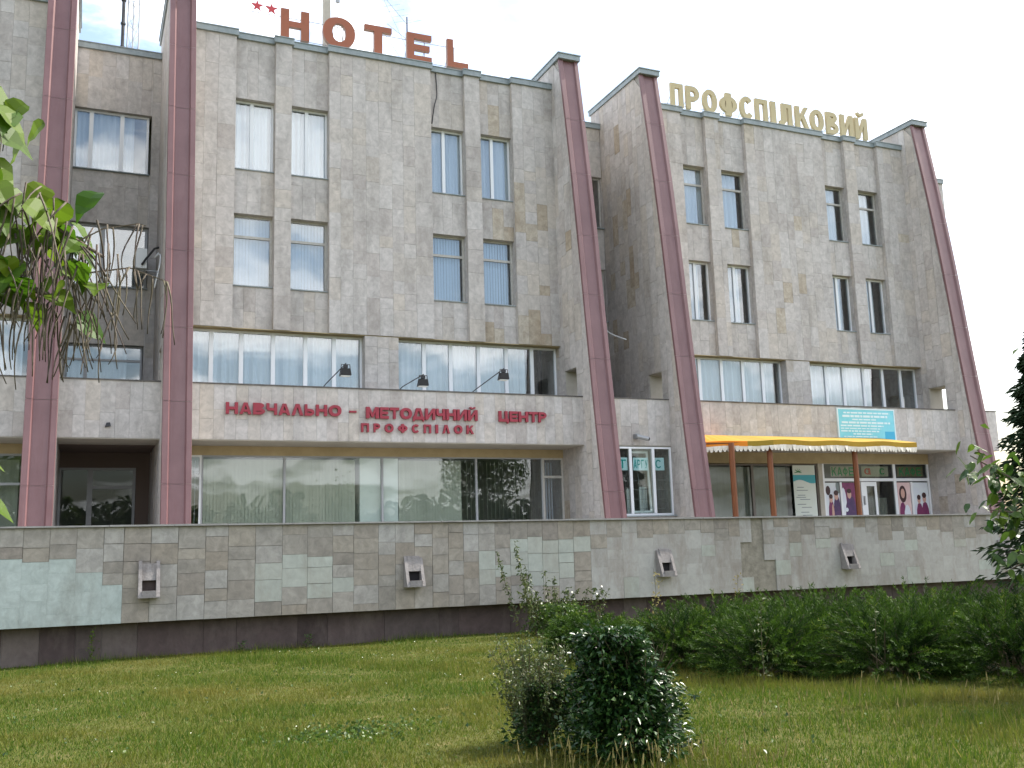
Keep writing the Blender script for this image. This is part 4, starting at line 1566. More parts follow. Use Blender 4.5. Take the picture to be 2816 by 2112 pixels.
# roof: aerial, duct and poles, guy wires
S = thing('tv_aerial', 'thin television aerial mast behind the roof letters', 'aerial', (8.5, 26.9, ROOF))
b = MB()
b.tube([(8.62, 26.9, ROOF - .1), (8.62, 26.9, 17.7)], .022, 6)
b.build('mast', M['black'], S)
b = MB()
b.tube([(8.62, 26.9, 17.45), (7.9, 26.6, 17.95)], .008, 4)
b.tube([(8.62, 26.9, 16.95), (7.95, 26.8, 17.3)], .008, 4)
for t in np.linspace(.1, 1, 8):
    p = Vector((8.62, 26.9, 16.95)).lerp(Vector((7.95, 26.8, 17.3)), t)
    b.tube([p + Vector((-.05, -.14, -.1)), p + Vector((.05, .14, .1))], .005, 4)
for t in np.linspace(.15, 1, 5):
    p = Vector((8.62, 26.9, 17.45)).lerp(Vector((7.9, 26.6, 17.95)), t)
    b.tube([p + Vector((-.28, .0, -.1)), p + Vector((.28, .0, .1))], .005, 4)
b.tube([(8.62, 26.9, 17.5), (9.1, 26.9, 17.7)], .006, 4)
b.build('boom', M['steel'], S)
S = thing('roof_duct', 'pale metal duct with thin poles rising behind the letter O', 'duct', (6.3, 27.6, ROOF))
b = MB()
b.box(6.18, 6.38, 27.5, 27.75, ROOF - .1, 19.2)
b.build('duct', M['soffit'], S)
for x in (6.43, 6.60, 6.75):
    b = MB()
    b.tube([(x, 27.6, ROOF - .1), (x + .02, 27.6, 19.6)], .016, 5)
    b.build('pole', M['white'], S)
b = MB()
b.box(6.55, 6.68, 27.55, 27.62, 18.15, 18.3)
b.box(6.52, 6.6, 27.55, 27.62, 16.35, 16.6)
b.build('clamp', M['steel'], S)
for i, (p, q, l) in enumerate((((3.0, 27.5, 19.5), (3.9, 27.2, 15.7), 'guy wire sloping down to the roof left of the stars'),
                               ((7.0, 27.6, 19.0), (9.3, 27.6, 15.7), 'guy wire sloping from the pole down past the letter T'),
                               ((7.9, 27.8, 19.2), (9.6, 27.8, 15.7), 'guy wire sloping down behind the aerial'))):
    b = MB()
    b.tube([p, q], .006, 4)
    tag(b.build('guy_wire', M['steel'], None), l, 'wire')

# lattice mast far behind
S = thing('lattice_mast', 'tall steel lattice mast far behind the roof', 'mast', (1.6, 60, 0))
legs = [(1.42, 60.0), (2.06, 59.8), (1.75, 60.6)]
for x, y in legs:
    b = MB()
    b.tube([(x, y, -.4), (x, y, 44)], .045, 5)
    b.build('leg', M['steel'], S)
b = MB()
z = 20.0
while z < 43:
    for (xa, ya), (xb, yb) in zip(legs, legs[1:] + legs[:1]):
        b.tube([(xa, ya, z), (xb, yb, z + .8)], .014, 4)
        b.tube([(xb, yb, z + .8), (xa, ya, z + 1.5)], .014, 4)
        b.tube([(xa, ya, z), (xb, yb, z)], .012, 4)
    z += 1.5
b.build('bracing', M['steel'], S)
b = MB()
b.tube([(1.15, 60, -.4), (1.15, 60, 44)], .1, 8)
for z in np.arange(21, 43, 1.55):
    b.tube([(1.15, 60, z), (1.15, 60, z + .12)], .15, 8)
b.build('cable_duct', M['black'], S)


# ------------------------------------------------------------------ vegetation helpers
def leaves(P, D, N, L, Wd, fold=.25, droop=.15):
    """rhombic leaves: two triangles folded on the midrib"""
    D = D / np.linalg.norm(D, axis=1, keepdims=True)
    S_ = np.cross(D, N)
    S_ /= np.maximum(np.linalg.norm(S_, axis=1, keepdims=True), 1e-6)
    U_ = np.cross(S_, D)
    L = L[:, None]
    Wd = Wd[:, None]
    mid = P + D * L * .45
    a = mid + S_ * Wd * .5 + U_ * Wd * fold
    c = mid - S_ * Wd * .5 + U_ * Wd * fold
    t = P + D * L - np.array([0, 0, 1.]) * L * droop
    V = np.stack([P, a, t, c], 1).reshape(-1, 3)
    i = np.arange(len(P)) * 4
    F = np.concatenate([np.stack([i, i + 1, i + 2], 1), np.stack([i, i + 2, i + 3], 1)])
    return V, F


def unitv(n, up=0.):
    v = npr.normal(size=(n, 3))
    v[:, 2] += up
    return v / np.linalg.norm(v, axis=1, keepdims=True)


def foliage(name, V, F, m, parent, kind=None, tint=None):
    n = len(F) // 2
    t = npr.random(n) if tint is None else tint
    me = fast_mesh(name, V - ORI[parent], F, m, np.concatenate([t, t]))
    o = bpy.data.objects.new(name, me)
    add(o, parent)
    o.color = (0, 0, 0, 1)
    return tag(o, kind=kind)


# ---- grass
def grass(name, n, xr, yr, hm, wm, m, keep, bend=.6, parent=None):
    x = npr.uniform(*xr, n)
    y = npr.uniform(*yr, n)
    k = keep(x, y)
    x, y = x[k], y[k]
    n = len(x)
    z = gz(x, y) - .005
    h = hm * npr.uniform(.45, 1.35, n) * (0.8 + .35 * np.sin(x * 2.1 + 1.3 * np.sin(y * 1.7)) * np.cos(y * 1.9))
    a = npr.uniform(0, 2 * math.pi, n)
    wv = wm * npr.uniform(.6, 1.4, n)
    la = npr.uniform(0, 2 * math.pi, n)
    le = bend * npr.uniform(.1, 1.1, n) * h
    B0 = np.stack([x - np.cos(a) * wv / 2, y - np.sin(a) * wv / 2, z], 1)
    B1 = np.stack([x + np.cos(a) * wv / 2, y + np.sin(a) * wv / 2, z], 1)
    Tp = np.stack([x + np.cos(la) * le, y + np.sin(la) * le, z + h], 1)
    V = np.stack([B0, B1, Tp], 1).reshape(-1, 3)
    i = np.arange(n) * 3
    me = fast_mesh(name, V, np.stack([i, i + 1, i + 2], 1), m, npr.random(n) ** 1.3)
    o = add(bpy.data.objects.new(name, me))
    o.color = (0, 0, 0, 1)
    return o


def in_view(x, y, m=.12):
    c = np.stack([x, y], 1)
    fx = c @ np.array([math.sin(_y), math.cos(_y)])
    rx = c @ np.array([math.cos(_y), -math.sin(_y)])
    return (fx > 4.5) & (np.abs(rx) < fx * (.53 + m) + .3) & (y < 20.28)


def near_keep(x, y):
    d = np.hypot(x, y)
    return in_view(x, y) & (npr.random(len(x)) < np.clip(11.5 / d, .25, 1) ** 1.6)


g = grass('lawn_grass', 620000, (-4, 13), (3.0, 20.25), .065, .009, M['grass'], near_keep, .8)
tag(g, 'short mown lawn grass with yellowed patches in front of the wall', 'grass', kind='stuff')


def tall_keep(x, y):
    d = np.minimum.reduce([np.hypot(x - 4.0, y - 6.75) / .9, np.hypot(x - 3.6, y - 7.75) / .7, np.abs(y - 20.1) / .35 + (x > 8) * 9,
                           np.hypot(x - 6.3, y - 5.9) / 1.4, np.abs((x - 7.6) * .88 + (y - 9.4) * .475) / .5])
    return in_view(x, y) & (npr.random(len(x)) < np.clip(1.25 - d, 0, 1))


g = grass('tall_grass', 150000, (-4, 13), (3.0, 20.25), .15, .008, M['grass'], tall_keep, .5)
tag(g, 'taller unmown grass around the shrubs and along the wall foot', 'grass', kind='stuff')
# seed stems in front of the dark shrub
b = MB()
for _ in range(150):
    if rnd.random() < .55:
        x, y = rnd.uniform(2.9, 4.6), rnd.uniform(5.9, 6.75)
        y -= (x - 3.7) * .42
    else:
        x, y = rnd.uniform(5.2, 8.2), rnd.uniform(5.8, 8.5)
    z = float(gz(x, y))
    h = rnd.uniform(.14, .27)
    dx, dy = rnd.uniform(-.05, .05), rnd.uniform(-.05, .05)
    b.tube([(x, y, z), (x + dx * .4, y + dy * .4, z + h * .7), (x + dx, y + dy, z + h)], .0018, 3, t=rnd.random())
    b.tube([(x + dx * .8, y + dy * .8, z + h * .85), (x + dx * 1.2, y + dy * 1.2, z + h * 1.15)], .006, 4, .002, t=rnd.random())
g = b.build('seed_stems', M['straw'], None, 'stuff')
tag(g, 'dry straw coloured seed stems standing in the lawn', 'grass')
# low weeds, clover and tiny white flowers in the lawn
n = 2600
cx_ = np.concatenate([npr.normal(2.35, .35, 700), npr.uniform(-2, 9, 1900)])
cy_ = np.concatenate([npr.normal(9.6, .3, 700), npr.uniform(6, 20, 1900)])
P = np.stack([cx_, cy_, gz(cx_, cy_) + .012], 1)
D = unitv(n, .3)
V, F = leaves(P, D, unitv(n, 2), npr.uniform(.03, .06, n), npr.uniform(.025, .045, n))
o = foliage('lawn_weeds', V, F, M['lilac'], None, 'stuff')
tag(o, 'low broad leaved weeds scattered through the lawn', 'weeds')
b = MB()
for _ in range(26):
    x, y = rnd.uniform(-1.5, 7.5), rnd.uniform(7.5, 19.5)
    z = float(gz(x, y)) + rnd.uniform(.04, .07)
    r = rnd.uniform(.006, .011)
    b.poly([(x - r, y, z - r * .4), (x, y - r, z - r * .2), (x + r, y, z + r * .4), (x, y + r, z + r * .5)])
o = b.build('lawn_flowers', M['flower'], None, 'stuff')
tag(o, 'tiny white clover flowers dotted over the lawn', 'flowers')


# ---- junipers
def juniper(x, y, rad, h, label, seed, plumes=330, zoff=0.):
    z0 = float(gz(x, y))
    S = thing('juniper_bush', label, 'bush', (x, y, z0), 'juniper hedge below the terrace wall')
    Ps, Ds, Ns, Ls, Ws, Ts = [], [], [], [], [], []
    st = MB()
    for i in range(plumes):
        az = npr.uniform(0, 2 * math.pi)
        el = math.asin(npr.uniform(-.04, 1.0)) * .95
        r = npr.uniform(.78, 1.02)
        tip = np.array([x + rad * r * math.cos(az) * math.cos(el), y + rad * r * math.sin(az) * math.cos(el), z0 + .06 + h * r * max(math.sin(el), 0) ** .8])
        s0 = np.array([x + .35 * rad * math.cos(az) * npr.random(), y + .35 * rad * math.sin(az) * npr.random(), z0 + .05])
        ax = tip - s0
        ln = np.linalg.norm(ax)
        # plume curves up then nods outward
        nod = np.array([math.cos(az), math.sin(az), -.1]) * .10
        m = 74
        t = np.linspace(.30, 1.0, m)
        pts = s0 + ax * t[:, None] + nod * (t[:, None] - .6) ** 2 * 2 + np.array([0, 0, .12]) * np.sin(t * math.pi)[:, None] * (math.sin(max(el, 0)) + .25)
        d = ax / ln
        side = np.cross(d, npr.normal(size=3))
        side /= np.linalg.norm(side)
        oth = np.cross(d, side)
        ang = npr.uniform(0, 2 * math.pi, m)
        rad_ = np.cos(ang)[:, None] * side + np.sin(ang)[:, None] * oth
        dd = d * .8 + rad_ * .62 + npr.normal(size=(m, 3)) * .12
        l = npr.uniform(.05, .115, m) * (1.15 - .55 * (t - .42) / .58)
        Ps.append(pts); Ds.append(dd); Ns.append(npr.normal(size=(m, 3))); Ls.append(l); Ws.append(npr.uniform(.006, .013, m))
        Ts.append(np.clip(npr.normal(.36, .17) + .62 * (t - .7) + npr.normal(0, .1, m), 0, .98))  # lighter tips: new growth, plus lit tops and dark gaps painted into the tint
        if i % 9 == 0:
            st.tube([tuple(s0), tuple(s0 + ax * .5 + np.array([0, 0, .1])), tuple(s0 + ax * .85 + np.array([0, 0, .06]))], .012, 4, .004)
    P, D, N = np.concatenate(Ps), np.concatenate(Ds), np.concatenate(Ns)
    V, F = leaves(P, D, N, np.concatenate(Ls), np.concatenate(Ws), .1, .05)
    foliage('foliage', V, F, M['juniper'], S, tint=np.concatenate(Ts))
    st.build('stems', M['twig'], S)


JL = 'feathery green juniper bush in the low hedge under the wall'
JUN = [(7.15, 13.5, .95, .72), (7.75, 12.2, 1.05, .85), (8.75, 12.6, 1.15, .95), (8.15, 10.7, 1.05, .9), (9.2, 11.3, 1.2, 1.02), (10.3, 11.9, 1.2, 1.0), (9.15, 9.5, 1.05, .92),
       (10.3, 10.2, 1.25, 1.05), (11.5, 10.7, 1.2, 1.02), (10.1, 8.5, 1.1, .95), (11.4, 9.1, 1.3, 1.08), (12.7, 9.6, 1.2, 1.05), (11.3, 7.6, 1.2, 1.0), (12.6, 8.1, 1.3, 1.1)]
for i, (x, y, r, h) in enumerate(JUN):
    juniper(x, y, r, h, {0: 'low juniper bush ending the hedge next to the straggly rambling bush', 12: 'juniper bush at the foot of the dark leaved tree'}.get(i, JL), i)


# ---- leafy shrubs
def shrub_points(n, cx, cy, z0, prof, h, shell=.65):
    """points in a body of revolution; prof(t) is the radius at height fraction t"""
    t = npr.random(n) ** .85
    r = np.array([prof(q) for q in t]) * (shell + (1 - shell) * npr.random(n)) * npr.uniform(.75, 1.12, n)
    a = npr.uniform(0, 2 * math.pi, n)
    return np.stack([cx + r * np.cos(a), cy + r * np.sin(a), z0 + .03 + t * h], 1), a, t


def stems(mb, cx, cy, z0, k, h, spread, r=.008, n=3):
    for _ in range(k):
        a = rnd.uniform(0, 2 * math.pi)
        s = rnd.uniform(.2, 1) * spread
        pts = [(cx + rnd.uniform(-.04, .04), cy + rnd.uniform(-.04, .04), z0 - .02)]
        for j in range(1, n + 1):
            f = j / n
            pts.append((cx + s * f ** 1.3 * math.cos(a) + rnd.uniform(-.02, .02), cy + s * f ** 1.3 * math.sin(a) + rnd.uniform(-.02, .02), z0 + h * f * rnd.uniform(.85, 1)))
        mb.tube(pts, r, 4, r * .35)


# dark glossy shrub in front
cx_, cy_ = 4.03, 7.02
z0 = float(gz(cx_, cy_))
S = thing('glossy_shrub', 'dense dark green shrub with shiny leaves standing on the lawn', 'shrub', (cx_, cy_, z0))
P, a, t = shrub_points(11500, cx_, cy_, z0, lambda q: .50 * (1 - .60 * max(q - .1, 0) ** 1.2) * (1 if q > .1 else .92) + .03 * math.sin(q * 14), .97, .35)
lump = 1 + .13 * np.sin(a * 3 + P[:, 2] * 7) + .10 * np.sin(a * 7 - P[:, 2] * 13)
P[:, 0] = cx_ + (P[:, 0] - cx_) * lump - .13 * t
P[:, 1] = cy_ + (P[:, 1] - cy_) * lump + .05 * t
out = np.stack([np.cos(a), np.sin(a), .35 * np.ones_like(a)], 1)
V, F = leaves(P, out + .8 * unitv(len(P)), np.array([0, 0, 1.]) + .7 * unitv(len(P)) + .5 * out, npr.uniform(.04, .075, len(P)), npr.uniform(.022, .040, len(P)), .18, .2)
V0_, F0_, T0_ = V, F, npr.random(len(F) // 2)
b = MB()
SPp, SPd = [], []
for _ in range(46):
    a_ = rnd.uniform(0, 6.28)
    hh = rnd.uniform(.25, .98)
    rr = .50 * (1 - .60 * max(hh - .1, 0) ** 1.2) * rnd.uniform(.85, 1.0)
    if hh > .85:
        rr *= rnd.random()
    p0 = np.array([cx_ - .13 * hh + rr * math.cos(a_), cy_ + .05 * hh + rr * math.sin(a_), z0 + .95 * hh])
    dv_ = np.array([math.cos(a_) * .6, math.sin(a_) * .6, .9]) + npr.normal(size=3) * .25
    ln = rnd.uniform(.08, .2)
    b.tube([tuple(p0 - dv_ * .05), tuple(p0 + dv_ * ln)], .004, 4, .002)
    for k in range(14):
        SPp.append(p0 + dv_ * ln * rnd.uniform(.1, 1.05) + npr.normal(size=3) * .012)
        SPd.append(dv_ * .4 + npr.normal(size=3) * .6)
SPp, SPd = np.array(SPp), np.array(SPd)
V, F = leaves(SPp, SPd, unitv(len(SPp), .8), npr.uniform(.035, .06, len(SPp)), npr.uniform(.018, .03, len(SPp)), .18, .2)
k0, k1 = len(F0_) // 2, len(F) // 2
F = F + len(V0_)
T1_ = npr.random(k1)
F = np.concatenate([F0_[:k0], F[:k1], F0_[k0:], F[k1:]])
foliage('foliage', np.concatenate([V0_, V]), F, M['gloss'], S, tint=np.concatenate([T0_, T1_]))
stems(b, cx_, cy_, z0, 34, .9, .36)
for _ in range(14):     # a few shoots above the outline
    a_ = rnd.uniform(0, 6.28)
    r_ = rnd.uniform(.05, .25)
    b.tube([(cx_ + r_ * math.cos(a_), cy_ + r_ * math.sin(a_), z0 + .75), (cx_ - .1 + 1.2 * r_ * math.cos(a_), cy_ + 1.2 * r_ * math.sin(a_), z0 + rnd.uniform(.95, 1.03))], .004, 4, .002)
b.build('stems', M['twig'], S)

# looser greyish shrub to its left
cx_, cy_ = 3.62, 7.95
z0 = float(gz(cx_, cy_))
S = thing('loose_shrub', 'open twiggy shrub with small greyish leaves beside the glossy shrub', 'shrub', (cx_, cy_, z0))
b = MB()
Ps, Ds = [], []
for _ in range(120):
    a_ = rnd.uniform(0, 6.28)
    s_ = rnd.uniform(.08, .48)
    hh = rnd.uniform(.45, .98) * (1.05 - .35 * s_)
    pts = [np.array([cx_ + .06 * math.cos(a_), cy_ + .06 * math.sin(a_), z0])]
    for j in range(1, 5):
        f = j / 4
        pts.append(np.array([cx_ + s_ * f ** .8 * math.cos(a_), cy_ + s_ * f ** .8 * math.sin(a_), z0 + hh * f]) + npr.normal(size=3) * .018)
    b.tube([tuple(p) for p in pts], .005, 4, .0015)
    for _k in range(52):
        f = rnd.uniform(.30, 1.0) * 4
        i = min(int(f), 3)
        p = pts[i] + (pts[i + 1] - pts[i]) * (f - i)
        Ps.append(p + npr.normal(size=3) * .022)
        Ds.append(npr.normal(size=3) + np.array([math.cos(a_) * .4, math.sin(a_) * .4, .3]))
P, D = np.array(Ps), np.array(Ds)
V, F = leaves(P, D, unitv(len(P), .6), npr.uniform(.028, .05, len(P)), npr.uniform(.012, .020, len(P)), .2, .1)
foliage('foliage', V, F, M['grey'], S)
b.build('stems', M['twig'], S)
P, a, t = shrub_points(2100, cx_ + .10, cy_ - .1, z0, lambda q: .44 * (1 - .6 * q), .5, .45)
out = np.stack([np.cos(a), np.sin(a), .2 * np.ones_like(a)], 1)
V, F = leaves(P, out + .6 * unitv(len(P)), unitv(len(P), 1), npr.uniform(.04, .07, len(P)), npr.uniform(.022, .036, len(P)))
foliage('lower_foliage', V, F, M['gloss'], S)

# rambling bush against the wall
cx_, cy_ = 9.05, 18.9
z0 = float(gz(cx_, cy_))
S = thing('rambling_bush', 'straggly bush with upright leafy shoots against the terrace wall', 'bush', (cx_, cy_, z0))
b = MB()
Ps, Ds = [], []
shoots = [(-.95, 1.75), (-.75, 1.95), (-.5, 1.35), (-.3, 1.45), (-.1, 1.2), (.05, 1.3), (-.6, 1.1)] + [(rnd.uniform(-.9, 1.2), rnd.uniform(.4, .95)) for _ in range(34)]
for dx, hh in shoots:
    bx = cx_ + dx * .55 + rnd.uniform(-.1, .1)
    by = cy_ + rnd.uniform(-.45, .45)
    pts = [np.array([bx, by, z0])]
    for j in range(1, 6):
        f = j / 5
        pts.append(np.array([bx + dx * .5 * f + rnd.uniform(-.03, .03), by + .15 * f + rnd.uniform(-.03, .03), z0 + hh * f]))
    b.tube([tuple(p) for p in pts], .009, 4, .002)
    for _k in range(int(75 * hh)):
        f = rnd.uniform(.08, 1.0) * 5
        i = min(int(f), 4)
        p = pts[i] + (pts[i + 1] - pts[i]) * (f - i)
        Ps.append(p + npr.normal(size=3) * .05 * (1.25 - f / 5))
        Ds.append(npr.normal(size=3))
P, D = np.array(Ps), np.array(Ds)
V, F = leaves(P, D, unitv(len(P), .8), npr.uniform(.05, .10, len(P)), npr.uniform(.03, .05, len(P)), .2, .2)
foliage('foliage', V, F, M['grey'], S)
P, a, t = shrub_points(1500, cx_ + .1, cy_ - .2, z0, lambda q: .95 * (1 - .5 * q), .6, .3)
V, F = leaves(P, unitv(len(P)), unitv(len(P), .8), npr.uniform(.06, .11, len(P)), npr.uniform(.03, .05, len(P)), .2, .2)
foliage('lower_foliage', V, F, M['lilac'], S)
b.build('stems', M['twig'], S)
b = MB()
for _ in range(5):
    x, y, z = cx_ + rnd.uniform(-.6, 1.6), cy_ + rnd.uniform(-.7, .2), z0 + rnd.uniform(.5, .95)
    b.poly([(x - .022, y, z), (x, y - .02, z - .02), (x + .022, y, z + .01), (x, y + .02, z + .022)])
b.build('flower_heads', M['flower'], S)


def weed(x, y, h, n, label, m='grey', spread=.08):
    z0 = float(gz(x, y))
    S = thing('tall_weed', label, 'weed', (x, y, z0))
    b = MB()
    pts = [np.array([x, y, z0 - .02])]
    for j in range(1, 5):
        pts.append(np.array([x + rnd.uniform(-.02, .02) + .04 * j / 4, y + rnd.uniform(-.02, .02), z0 + h * j / 4]))
    b.tube([tuple(p) for p in pts], .007, 4, .002)
    Ps = []
    for _ in range(n):
        f = rnd.uniform(.1, 1) * 4
        i = min(int(f), 3)
        Ps.append(pts[i] + (pts[i + 1] - pts[i]) * (f - i) + npr.normal(size=3) * spread * np.array([1, 1, .4]) * (1.1 - f / 5))
    P = np.array(Ps)
    V, F = leaves(P, unitv(n, .3), unitv(n, 1), npr.uniform(.04, .08, n), npr.uniform(.012, .03, n))
    foliage('foliage', V, F, M[m], S)
    b.build('stem', M['twig'], S)


weed(.02 * 1 + .21, 20.0, .62, 70, 'narrow pale green weed growing at the plinth of the wall', 'catalpa', .05)
weed(4.2, 20.05, .28, 60, 'low leafy weed at the wall foot below the second water spout', 'lilac', .09)
weed(2.9, 20.05, .2, 50, 'tiny leafy tuft at the wall foot beside the plain slabs', 'lilac', .1)
weed(7.5, 9.9, 1.0, 90, 'thin pale weed rising out of the juniper hedge behind the shrubs', 'grey', .07)
weed(8.05, 13.2, 1.35, 90, 'tall wispy seed head weed behind the hedge near a water spout', 'straw', .12)
weed(12.0, 16.5, 1.15, 60, 'dry wispy weed standing between hedge and cream wall', 'straw', .12)
weed(8.6, 9.2, .85, 40, 'pale twiggy weed growing through the dark side of the hedge', 'grey', .07)


# ---- big leaves as single objects
def leaf_shape(kind):
    b = MB()
    if kind == 'heart':
        half = [(0, 0), (.22, -.10), (.42, .02), (.48, .25), (.36, .55), (.17, .82), (0, 1.12)]
    else:
        half = [(0, 0), (.16, .12), (.24, .35), (.22, .6), (.12, .85), (0, 1.05)]
    up = lambda u, v: .16 * abs(u) - .22 * v * v + .03 * math.sin(v * 9)
    for (u0, v0), (u1, v1) in zip(half[:-1], half[1:]):
        for s in (1, -1):
            q = [(0, v0, up(0, v0)), (s * u0, v0, up(u0, v0)), (s * u1, v1, up(u1, v1)), (0, v1, up(0, v1))]
            if u0 == 0:
                q = [q[0], q[2], q[3]]
            elif u1 == 0:
                q = [q[0], q[1], q[2]]
            if s < 0:
                q = q[::-1]
            b.poly(q)
    return b


LEAF = {'heart': leaf_shape('heart').mesh('leaf', M['catalpa'], smooth=True), 'oval': leaf_shape('oval').mesh('leaf', M['lilac'], smooth=True)}


def put_leaf(kind, p, d, n, size, parent, tint):
    d = Vector(d).normalized()
    n = Vector(n)
    n = (n - d * n.dot(d)).normalized()
    s = d.cross(n)
    o = bpy.data.objects.new('leaf', LEAF[kind])
    o.matrix_local = Matrix(((s.x * size, d.x * size, n.x * size, p[0] - ORI[parent][0]), (s.y * size, d.y * size, n.y * size, p[1] - ORI[parent][1]),
                             (s.z * size, d.z * size, n.z * size, p[2] - ORI[parent][2]), (0, 0, 0, 1)))
    o.color = (tint, 0, 0, 1)
    add(o, parent)


# catalpa at the left edge
rnd.seed(77)
tx, ty = -2.6, 5.6
z0 = float(gz(tx, ty))
S = thing('catalpa_tree', 'catalpa tree with big light green leaves and long hanging pods reaching in at the edge', 'tree', (tx, ty, z0))
b = MB()
b.tube([(tx, ty, z0 - .1), (tx + .05, ty, 1.2), (tx + .1, ty + .05, 2.4), (tx + .05, ty, 3.6), (tx - .05, ty, 5.0)], .14, 9, .06)
b.build('trunk', M['bark'], S)
BR = [[(tx + .08, ty, 2.5), (-1.7, 5.8, 3.3), (-.9, 5.95, 3.6), (-.35, 6.0, 3.55), (.06, 6.05, 3.32)],
      [(tx + .08, ty, 2.7), (-1.6, 5.7, 3.8), (-.8, 5.9, 4.2), (-.45, 6.0, 4.1)],
      [(tx + .08, ty, 2.3), (-1.5, 5.9, 2.9), (-.75, 6.0, 3.15), (-.3, 6.05, 3.1), (-.05, 6.05, 2.98)],
      [(tx + .05, ty, 3.2), (-1.9, 5.2, 4.6), (-1.2, 5.3, 5.3)],
      [(tx, ty, 3.4), (-3.3, 5.4, 4.8), (-3.8, 5.2, 5.4)],
      [(tx + .03, ty, 1.5), (-1.6, 5.9, 1.9), (-.9, 6.0, 1.95), (-.42, 6.0, 1.86)]]
for k, pts in enumerate(BR):
    b = MB()
    b.tube(pts, .05 if k != 5 else .025, 6, .008)
    b.build('branch', M['bark'], S)


def along(pts, t):
    pts = [np.array(p, float) for p in pts]
    f = t * (len(pts) - 1)
    i = min(int(f), len(pts) - 2)
    return pts[i] + (pts[i + 1] - pts[i]) * (f - i)


def pos_ok(p):
    return True


for k, (bi, t0, t1, n, sz) in enumerate(((0, .5, .93, 46, .19), (1, .55, 1.0, 34, .23), (2, .45, .92, 30, .17), (5, .7, 1.0, 4, .2))):
    for _ in range(n):
        p = along(BR[bi], rnd.uniform(t0, t1)) + npr.normal(size=3) * np.array([.10, .14, .09])
        a_ = rnd.uniform(0, 6.28)
        put_leaf('heart', p, (math.cos(a_) * .7, math.sin(a_) * .7, -.55 + rnd.uniform(-.4, .3)), (rnd.uniform(-.5, .5), -.6 + rnd.uniform(-.5, .5), .8), sz * rnd.uniform(.65, 1.15), S, rnd.random())
for p, d, n_, sz, ti in (((-.62, 6.0, 1.98), (.8, 0, -.35), (.2, -.5, .8), .30, .5), ((-.66, 6.0, 2.2), (.8, 0, -.22), (.2, -.4, .9), .26, .8), ((-.66, 6.0, 4.25), (.8, -.1, -.5), (.4, -.7, .6), .30, .55),
                         ((-.6, 6.0, 4.05), (.7, .1, -.3), (.2, -.8, .6), .28, .3), ((-.55, 6.0, 3.82), (.5, .1, -.7), (.5, -.6, .5), .24, .75), ((-.62, 5.95, 2.62), (.6, 0, -.6), (.3, -.7, .6), .22, .9)):
    put_leaf('heart', p, d, n_, sz, S, ti)
podmesh = []
for k in range(5):
    b = MB()
    L_ = 1.0
    bx, by = rnd.uniform(-.07, .07), rnd.uniform(-.06, .06)
    pts = [(bx * math.sin(t * 2.2) + .008 * math.sin(t * 7), by * math.sin(t * 2.6), -t * L_) for t in np.linspace(0, 1, 8)]
    b.tube(pts, .008, 5, .004)
    podmesh.append(b.mesh('pod', M['pod'], smooth=True))


def pod(p, ln, tilt=0.):
    o = bpy.data.objects.new('pod', rnd.choice(podmesh))
    o.location = np.array(p) - ORI[S]
    o.rotation_euler = (rnd.uniform(-.12, .12) + tilt, rnd.uniform(-.14, .14) - tilt, rnd.uniform(0, 6.28))
    o.scale = (.55 + .45 * ln, .55 + .45 * ln, ln)
    add(o, S)


for _ in range(85):
    p = along(BR[0], rnd.uniform(.62, 1.0)) + npr.normal(size=3) * np.array([.10, .15, .10])
    pod(p + np.array([.03, -.06, -.05]), rnd.uniform(.3, .55), rnd.choice((0, 0, 0, .35, -.3)))
for _ in range(26):
    p = along(BR[1], rnd.uniform(.6, 1.0)) + npr.normal(size=3) * np.array([.09, .15, .09])
    pod(p, rnd.uniform(.3, .55))
for _ in range(64):
    p = along(BR[2], rnd.uniform(.55, 1.0)) + npr.normal(size=3) * np.array([.10, .12, .09])
    pod(p + np.array([.02, -.06, -.03]), rnd.uniform(.26, .46), rnd.choice((0, 0, .3)))
# bare twigs carrying pods to the right
for pts, n in (([(-.1, 6.0, 3.38), (.05, 6.0, 3.48), (.24, 6.0, 3.53), (.28, 6.0, 3.52)], 4), ([(-.02, 6.05, 3.22), (.2, 6.05, 3.27), (.42, 6.05, 3.2)], 9)):
    b = MB()
    b.tube(pts, .006, 4, .004)
    b.build('twig', M['bark'], S)
    for i in range(n):
        pod(along(pts, rnd.uniform(.35, 1.0)), rnd.uniform(.28, .42))
# rest of the crown, outside the picture
n = 900
P = np.stack([npr.normal(-3.1, .75, n), npr.normal(5.2, .8, n), npr.normal(4.9, .7, n)], 1)
V, F = leaves(P, unitv(n, -.5), unitv(n, 1), npr.uniform(.2, .3, n), npr.uniform(.15, .22, n))
foliage('crown', V, F, M['catalpa'], S, 'stuff')

